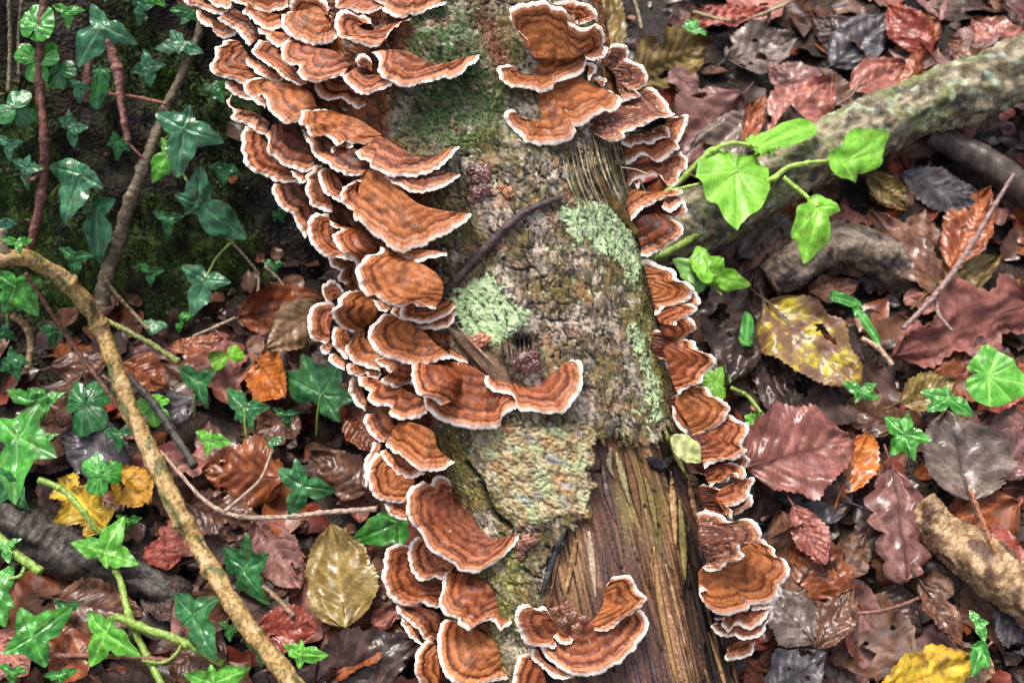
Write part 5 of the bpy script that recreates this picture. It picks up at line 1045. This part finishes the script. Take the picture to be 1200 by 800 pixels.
sprig('bright ivy leaves cut by the bottom edge', [(250,800,[(212,788),(246,776),(296,782)],'bright',.044)])
sprig('tiny lit leaf at the bank foot', [(182,378,176,392,'tri','deep',.03,.03,1.3)])
for lb, lv in (('small glossy ivy leaf half way up the bank near the left edge', [(30,196,[(8,188),(52,196),(30,224),(34,180)],'blue',.026)]),
  ('ivy leaf low on the bank left of the slanting vine', [(88,300,[(66,292),(110,298),(84,328)],'deep',.03)]),
  ('ivy leaf tucked behind the slanting vine near the top', [(174,78,[(150,86),(196,74),(176,104),(168,56)],'blue',.022)]),
  ('pair of small ivy leaves on the bank above the forked leaf', [(262,196,[(244,196),(284,204),(262,222)],'deep',.022), (296,150,[(282,150),(308,156),(294,170)],'deep',.014)]),
  ('dark ivy leaf under the bend of the curved branch', [(64,388,[(44,384),(88,392),(60,412)],'deep',.04)]),
  ('dark ivy leaf above the golden leaf near the curved branch', [(140,508,[(118,504),(160,500),(138,530)],'deep',.04)]),
  ('mid green ivy leaf left of the dark three leaflet plant', [(52,470,[(34,452),(72,462),(50,492),(30,480)],'mid',.045)]),
  ('small ivy leaf beside the red round leaf', [(150,610,[(134,602),(168,606),(150,626)],'mid',.04)]),
  ('ivy leaf right of the serrated one at the bottom', [(306,760,[(288,752),(322,752),(306,782)],'deep',.036)]),
  ('ivy leaf low between the two bright ones', [(78,712,[(62,702),(96,706),(76,730)],'deep',.04)]),
  ('narrow ivy leaf at the bottom near the left corner', [(70,790,[(48,792),(92,784),(70,806)],'mid',.044)]),
  ('ivy leaf in the litter above the wide rust leaf', [(316,520,[(300,510),(334,514),(314,540)],'deep',.036)]),
  ('ivy leaf beside the dry straw at the bank foot', [(210,372,[(194,366),(228,368),(208,390)],'mid',.026)]),
  ('ivy leaf at the left edge halfway down', [(0,262,[(22,258),(-20,262),(4,286)],'blue',.036)])):
    sprig(lb, lv, group=GB if lv[0][1] < 340 else 'ivy sprigs among the leaf litter')
for n_, (lb, lv) in enumerate((('ivy leaf high on the bank between the two vines', [(84,150,[(64,140),(106,146),(86,176),(80,128)],'blue',.026)]),
  ('ivy leaf right of the slanting vine just above the long lobed one', [(196,256,[(178,248),(216,252),(198,280)],'deep',.024)]),
  ('glossy ivy leaf at the far left between the clover and the small leaf', [(10,168,[(-8,160),(28,164),(10,190)],'blue',.026)]),
  ('ivy leaf beneath the forked leaf on the dark bank', [(176,318,[(158,312),(194,314),(176,338)],'deep',.024)]),
  ('ivy leaf against the top edge left of the pale blue green one', [(78,12,[(60,6),(98,10),(78,34)],'mid',.028)]),
  ('ivy leaf on the left edge over the curved branch', [(20,284,[(2,278),(40,280),(22,300)],'mid',.112)]),
  ('ivy leaf by the pink root near the top left', [(92,100,[(74,96),(108,102),(92,124)],'blue',.03)]),
  ('small ivy leaf beside the short straw on the bank', [(320,310,[(306,304),(334,308),(320,326)],'deep',.018)]),
  ('lit ivy leaf at the bottom left beside the angular one', [(14,786,[(-4,778),(34,784),(12,806)],'mid',.046)]),
  ('ivy leaf between the serrated one and the curved branch', [(268,736,[(254,728),(286,734),(270,752)],'mid',.036)]),
  ('ivy leaf left of the upright dark one in the middle left litter', [(334,486,[(318,478),(352,482),(336,504)],'deep',.034)]),
  ('pair of ivy leaves at the left edge above the golden leaf', [(46,516,[(30,510),(66,512),(48,538)],'mid',.052), (6,640,[(-10,634),(24,636),(8,660)],'mid',.05)]))):
    sprig(lb, lv, group=GB if lv[0][1] < 340 else 'ivy sprigs among the leaf litter')
# right hand ivy vine
VB = .045
org_l = [(862,200,868,264,'heart','lime',.115,.12,.78,6), (886,172,964,136,'slim','lime',.11,.10,1.1,25), (990,187,1024,148,'slim','mid',.10,.10,1.5,10), (988,190,[(1056,148),(1034,176),(1004,210)],'lime',.102), (960,242,[(948,306),(986,238),(930,284)],'lime',.10)]
sprig('trailing ivy runner with lime green leaves hanging over the pale branch', org_l,
      [([(760,240), (795,214), (828,182), (856,168), (886,172)], [3.4, 3.2, 2.2], [.09, .10, .11, .115, .11]), ([(780,226), (810,218), (842,212), (864,200)], [2.2, 1.8], [.105, .11, .115, .115]), ([(892,216), (908,208), (930,194), (990,187)], [3.2, 3.4, 2.4], [.10, .105, .105, .10]), ([(918,208), (942,228), (958,242)], [3, 2.6], [.105, .10, .10])], group='ivy on the right of the log', stemcol=(.32, .50, .08))
sprig('light green ivy leaves right beside the tall tawny bracket', [(826,326,[(785,302),(800,346),(846,330)],'pale',.07), (826,322,[(818,280),(842,290),(812,300)],'lime',.078), (836,324,[(882,334),(848,300),(850,338)],'lime',.074)],
      [([(752,306), (785,294), (825,270), (856,256)], [4, 5, 4.4], [.06, .065, .06, .055]), ([(828,330), (846,346)], [1.6, 1.6], .06)], group='ivy on the right of the log', stemcol=(.28, .38, .08))
sprig('large bright green ivy leaf at the right edge with smaller dark ones', [(1158,440,1214,452,'heart','bright',.068,.07,1.0,6), (1160,436,1160,400,'tri','bright',.062,.064,1.0), (1112,466,[(1076,460),(1082,486),(1143,489),(1108,448)],'mid',.055)], group='ivy on the right of the log')
sprig('ivy leaf with light veins between the oak leaf and the pale yellow leaf', [(1060,508,[(1034,485),(1062,480),(1092,515),(1044,535),(1072,538)],'mid',.05)], group='ivy on the right of the log')
sprig('small wet three lobed leaf right of the yellow blotched leaf', [(1009,458,[(986,447),(1028,448),(1032,468),(1002,473)],'mid',.045)], group='ivy on the right of the log')
sprig('spiky dark green leaf at the lower right', [(1146,730,[(1136,712),(1156,752),(1160,726)],'mid',.045), (1150,758,[(1140,794),(1160,780),(1136,760)],'mid',.043)], group='ivy on the right of the log', name='holly_sprig', cat='holly')
sprig('green grass blades below the dark curved branch', [(975,346,1012,358,'slim','mid',.03,.03,1.1), (1004,362,1034,404,'slim','mid',.03,.03,.7)], group='ivy on the right of the log', name='grass_tuft', cat='grass')
sprig('thin green blade beside the near black leaf', [(874,402,878,362,'slim','mid',.035,.035,.9)], group='ivy on the right of the log', name='grass_tuft', cat='grass')
sprig('tiny green leaflets above the big pinkish leaf', [(884,492,876,506,'tri','bright',.03,.03,1.), (884,494,896,484,'tri','bright',.03,.03,1.)], [([(856,454), (876,464), (892,484)], [2.4, 2.2], .036)], group='ivy on the right of the log')
# a leaf fragment stuck on the log
fr = pt(786, 510, surf(786, 510)-8*PX); V, F, u, v, ve = leafgrid('beech', .62, 77, .1, .1, 24, 13)
fM = frame(pt(786, 511, hitl(786, 511)-16*PX), pt(822, 541, hitl(815, 535)-22*PX), R_(10), .3)
o_ = add('leaf_fragment', mesh('leaf_fragment', xf(fM, V)-fr, F, np.clip(mixc((.30, .33, .12), (.48, .50, .22), sst(-.3, .3, pn(V[:, 0]*6, V[:, 1]*6, 5))), 0, 1), M_leaf), label='torn pale yellow green leaf piece stuck at the right edge of the log', cat='leaf', loc=tuple(fr))
# ---- branches and twigs
def mossy(sl_, th, V):
    q = fbm(sl_*.8, th*1.2, 401, 4); q2 = pn(sl_*3, th*3, 402); c = mixc((.09, .07, .04), (.34, .28, .18), sst(-.4, .5, q+.5*q2))
    c = mixc(c, (.15, .17, .06), sst(-.1, .45, pn(sl_*.7+7, th*1.1, 403)+.3*q2)*.8); c = mixc(c, (.035, .035, .03), sst(.3, .5, pn(sl_*1.6, th*2, 404)+.3*q2)*.8)
    return mixc(c, (.36, .42, .30), sst(.3, .6, pn(sl_*2.1+3, th*2.4, 405)+.3*q2)*.75)
d_b = [(740,292,.050), (800,268,.050), (860,238,.052), (930,200,.056), (1000,160,.060), (1080,122,.064), (1150,100,.066), (1300,42,.07)]
tube([gp(x, y, l) for x, y, l in d_b], [.020, .021, .0215, .0225, .024], None, 'mossy_branch', M_bark, 90, 420, wob=.19, cfn=mossy, label='thick pale branch with green lichen lying across the top right', cat='branch')
def yel(sl_, th, V):
    q = pn(sl_*1.5, th*1.3, 411)+.5*pn(sl_*5, th*3, 412); c = mixc((.26, .16, .055), (.48, .32, .13), sst(-.5, .5, q))
    c = mixc(c, (.50, .33, .19), sst(.2, .5, pn(sl_*.4, th, 414))*.7)
    c = mixc(c, (.05, .08, .03), sst(.28, .42, pn(sl_*.33+4.3, th*.8, 413)+.35*q)*.85); return mixc(c, (.06, .035, .02), sst(.45, .6, pn(sl_*3, th*2.4, 415))*.8)
yb = [(-60,330,.10), (-10,308,.10), (25,302,.098), (58,316,.095), (92,345,.09), (116,382,.085), (134,425,.08), (150,475,.075), (176,530,.07), (205,592,.065), (236,645,.062), (268,700,.06), (305,752,.058), (348,806,.056), (390,860,.056)]
tube([gp(x, y, l) for x, y, l in yb], [.0042, .0050, .0050, .0050, .0052], None, 'curved_branch', M_bark, 26, 420, nodes=9, wob=.22, cfn=yel, label='curved yellow brown branch arching down the left side with dark green patches', cat='branch')
tube([gp(x, y, l) for x, y, l in [(0,268,.10), (4,290,.10), (12,308,.098)]], [.0025, .003], (.3, .22, .13), 'twig', M_twig, 8, 14, label='short twig stub joining the curved branch at the left edge', cat='twig')
tube([gp(x, y, l) for x, y, l in [(-60,592,.02), (0,612,.022), (60,636,.022), (130,668,.020), (200,692,.014), (230,700,.004)]], [.016, .016, .015, .011, .007], (.045, .036, .030), 'fallen_branch', M_bark, 50, 160, wob=.24, label='dark wet fallen branch under the ivy at the lower left', cat='branch')
tube([gp(x, y, l) for x, y, l in [(900,330,.02), (930,312,.03), (962,290,.034), (1000,288,.032), (1040,312,.02), (1060,330,.005)]], [.013, .017, .016, .015, .012], None, 'fallen_branch', M_bark, 60, 160, wob=.26,
     cfn=lambda s, t, V: mixc(mixc((.12, .085, .06), (.26, .20, .15), sst(-.4, .5, fbm(s*1.2, t*1.3, 421))), (.03, .025, .025), sst(.1, .4, pn(s*.9, t*1.2, 422))*.8), label='thick bent brown black branch piece below the pale branch', cat='branch')
tube([gp(x, y, l) for x, y, l in [(1090,158,.025), (1130,176,.028), (1170,200,.028), (1230,245,.02)]], [.009, .011, .012], (.075, .055, .048), 'fallen_branch', M_wood, 16, 40, wob=.18, label='dark slanting branch piece right under the pale branch', cat='branch')
def peel(s, t, V):
    q = pn(s*2, t*1.6, 431)+.5*pn(s*6, t*3, 432); c = mixc((.20, .12, .06), (.40, .27, .15), sst(-.5, .5, q)); return mixc(c, (.07, .035, .025), sst(.15, .35, pn(s*.9, t*1.1+2, 433))*.9)
tube([gp(x, y, l) for x, y, l in [(1078,590,.030), (1110,630,.032), (1160,668,.034), (1260,742,.034)]], [.0115, .0135, .0145, .015], None, 'peeled_stick', M_bark, 60, 200, wob=.26, cfn=peel, label='stout stick with flaking tan bark at the lower right', cat='stick')
def twig(label, path, r, colr, lift, name='twig', cat='twig', branches=(), m=None):
    lf = lift if isinstance(lift, (list, tuple)) else [lift]*len(path)
    P3 = [gp(x, y, l) for (x, y), l in zip(path, lf)]; root = add(name, None, label=label, cat=cat, loc=tuple(P3[0]))
    tube(P3, [q*MPX*.72 for q in (r if isinstance(r, (list, tuple)) else [r])], colr, 'stem', m or M_twig, 10, 18*len(path), root, off=P3[0], nodes=13, wob=.25)
    for bp, br in branches: tube([gp(x, y, lf[-1]) for x, y in bp], [br*MPX*.72, br*.5*MPX], colr, 'side_shoot', m or M_twig, 7, 8*len(bp), root, off=P3[0])
twig('thin grey pink twig crossing the orange leaf at the right', [(1188,204), (1160,250), (1130,300), (1094,348), (1058,385)], [2.2, 3, 3.6, 2.6], (.26, .17, .15), [.06, .06, .058, .055, .05], branches=[([(1096,346), (1100,368), (1116,388)], 3)])
twig('pale tendril curling in the lower left litter to the log', [(188,528), (212,556), (240,586), (275,604), (330,606), (385,600), (442,596)], [1.6, 2.6, 2.6], (.40, .28, .21), [.04, .042, .045, .045, .046, .05, .06], branches=[([(262,600), (286,580), (306,560), (318,530)], 2.2)])
twig('reddish twig hanging from the branch at the far left', [(30,320), (56,360), (84,402), (118,448), (148,490)], [2, 2.6, 2.2], (.20, .09, .06), [.09, .085, .08, .07, .06])
twig('reddish brown knobbly vine down the far left', [(52,-10), (48,40), (46,100), (52,160), (50,215), (42,262), (34,292)], [4.5, 5, 5.5, 5], (.14, .055, .04), .028, name='vine', cat='vine', branches=[([(48,200), (36,212), (28,204)], 3)])
twig('pinkish bare vine hanging near the top left', [(126,44), (138,84), (142,120), (150,166)], [6, 6, 4.5, 3.5], (.24, .10, .085), .03, name='vine', cat='vine', branches=[([(150,166), (158,176), (168,186)], 2)])
twig('short pink root beside the pinkish vine', [(104,74), (102,98), (100,118)], [4.5, 5, 4], (.28, .12, .09), .02, name='root', cat='root')
twig('grey brown vine slanting from the top past the ivy to the bank foot', [(238,14), (230,50), (214,86), (196,124), (176,178), (156,226), (140,276), (126,318), (120,356)], [4, 5, 6.5, 8, 9], (.17, .13, .085), .022, name='vine', cat='vine')
twig('thin red twig lying across the upper left bank', [(128,110), (160,114), (195,122)], [1.8, 2.2], (.26, .10, .06), .03)
twig('thin stems at the top left edge', [(10,-6), (12,50), (10,108)], [2.2, 2.4], (.16, .13, .07), .02, branches=[([(26,0), (22,40), (22,90)], 2.4)])
twig('dead grass stem on the dark bank', [(268,280), (288,302), (302,322), (302,350)], [1.4, 1.8], (.33, .25, .16), .02, branches=[([(310,312), (326,326), (334,338)], 1.6)])
twig('dry straw along the foot of the bank', [(226,394), (250,384), (276,372)], [1.6, 1.8], (.36, .30, .2), .035)
twig('olive stem running under the curved branch', [(122,374), (150,388), (182,406), (210,424)], [2.8, 3.4], (.19, .21, .06), .05)
twig('brownish stem from the bank to the small lit leaf', [(118,318), (134,342), (156,366), (174,386)], [2, 2.4], (.2, .16, .08), .035)
twig('tan hooked tendril under the left edge leaves', [(14,370), (30,382), (36,404), (32,432)], [3.4, 4, 3.4], (.30, .19, .10), .05, name='tendril', cat='tendril')
twig('dark thin stick crossing behind the curved branch', [(150,440), (178,470), (205,510), (228,546)], [4, 5, 4], (.06, .05, .045), .045)
twig('brown leaf stalk standing at the lower left litter', [(166,488), (150,462), (120,440)], [1.6, 1.8], (.24, .13, .07), .045)
twig('thin orange stalk of the dark grey leaf', [(1136,572), (1148,602), (1160,632), (1172,656)], [2.2, 2.6], (.30, .12, .05), .052)
twig('pale straw piece beside the yellow blotched leaf', [(1010,396), (1030,408), (1046,428)], [3, 3], (.42, .28, .18), .04)
twig('dull red thin stem left of the yellow blotched leaf', [(912,296), (920,326), (921,348), (928,374)], [1.3, 1.5], (.10, .04, .03), [.022, .02, .018, .014])
twig('short reddish stalk behind the green ivy leaves', [(888,316), (885,330), (883,352), (878,374)], [1.5, 2.0], (.12, .05, .035), [.026, .024, .02, .012])
twig('fine twig in the upper right litter', [(1010,92), (998,112), (980,124)], [1.6, 1.8], (.22, .14, .09), .045)
twig('pale twig along the top edge beside the clover', [(812,14), (850,24), (884,20), (924,4)], [2.6, 3, 2.4], (.30, .27, .15), .035)
twig('grey grass stem behind the top right brackets', [(742,-4), (748,16), (752,34)], [2.4, 2.2], (.25, .2, .11), .03)
twig('curved hair thin root in the wet hollow', [(1002,718), (1030,716), (1058,708), (1078,700)], [1.6, 1.8], (.22, .10, .07), .03)
twig('brown stalk near the bottom left corner', [(50,768), (100,768), (160,770), (215,776)], [2.4, 2.8], (.20, .09, .06), .03)
twig('slender twig below the purple grey leaf', [(308,686), (330,706), (344,722)], [2.4, 3], (.26, .16, .09), .034)
# the twig lying on the log
tw = [(515,347), (532,330), (552,308), (572,288), (592,268), (614,250), (634,240), (657,231)]
P3 = [pt(x, y, surf(x, y)-(5 if 0 < k < 7 else 4)*PX) for k, (x, y) in enumerate(tw)]
root = add('lying_twig', None, label='dark bare twig lying slanted across the bark between the two lichen patches', cat='twig', loc=tuple(P3[0]))
tube(P3, [.0019, .0022, .0024, .0022, .0021, .0014], (.065, .04, .04), 'stem', M_twig, 10, 60, root, off=P3[0], wob=.28)
for a, b in (((612,251), (622,238)), ((590,270), (584,264)), ((560,300), (566,305))):
    tube([pt(*a, surf(*a)-5*PX), pt(*b, surf(*b)-8*PX)], [.0010, .0006], (.06, .04, .035), 'bud', M_twig, 7, None, root, off=P3[0])
for k in range(14):               # bristles under the twig
    x = 538+k*2.2; y = 326-k*1.9; a = (x, y+4); b = (x+random.uniform(2, 6), y+random.uniform(11, 17))
    tube([pt(*a, surf(*a)-4*PX), pt(*b, surf(*b)-3*PX)], [.0004, .0002], (.12, .08, .04), 'bristle', M_twig, 5, None, root, off=P3[0])
# pale thread across the right brackets
P3 = [pt(x, y, hitl(x, y)-26*PX) for x, y in ((728,196), (746,199), (764,206))]
tube(P3, [.0003, .0003], (.6, .42, .3), 'hanging_thread', M_stem, 6, 10, label='fine pale thread stretched over the layered right hand bracket', cat='thread')
# moss tufts on the bank
fc = bV[bF].mean(1); ok = keep & (bmoss[bF[:, 0]] > .3) & (fc[:, 0] > -.55) & (fc[:, 1] < .85)
idx = rng.choice(np.nonzero(ok)[0], 42000, replace=True)
p0 = bV[bF[idx, 0]]; p1 = bV[bF[idx, 1]]; p3 = bV[bF[idx, 3]]; nn = np.cross(p1-p0, p3-p0); nn /= np.linalg.norm(nn, axis=1)[:, None]
pos = p0+(p1-p0)*rng.random((len(idx), 1))+(p3-p0)*rng.random((len(idx), 1))
tone = sst(-.2, .6, pn(pos[:, 0]*30, pos[:, 2]*30, 501))
blades(pos, nn, .0042, mixc((.02, .04, .008), (.09, .14, .02), tone*rng.uniform(.4, 1, len(idx))), 'moss', M_moss)
bpy.data.objects[[o.name for o in COL.objects if o.name.startswith('moss') and not o.parent and o.name != 'mossy_branch'][-1]]['label'] = 'short green moss growing on the dark bank'
# crumbs, seeds and grit, past counting
AV = []; AF = []; AC = []; off = 0
for k in range(2600):
    px0 = random.uniform(-40, 1240); py0 = random.uniform(-40, 840); L = random.choice([.0008, .0012, .002, .004]); P_ = gp(px0, py0, random.uniform(0, .002))
    o8 = rng.normal(size=(4, 3)); o8 /= np.linalg.norm(o8, axis=1)[:, None]; V = P_+o8*L*np.array([1.6, .8, .5])
    AV.append(V); AF.append(np.array([(0, 1, 2), (0, 2, 3), (0, 3, 1), (1, 3, 2)])+off); off += 4
    AC.append(np.repeat([random.choice([(.10, .06, .04), (.03, .02, .018), (.30, .20, .12), (.05, .04, .03), (.18, .1, .05)])], 4, 0))
add('soil_crumbs', mesh('soil_crumbs', np.vstack(AV), np.vstack(AF), np.vstack(AC), M_soil, smooth=False), label='crumbs, bud scales and grit scattered over the soil', cat='debris', kind='stuff')
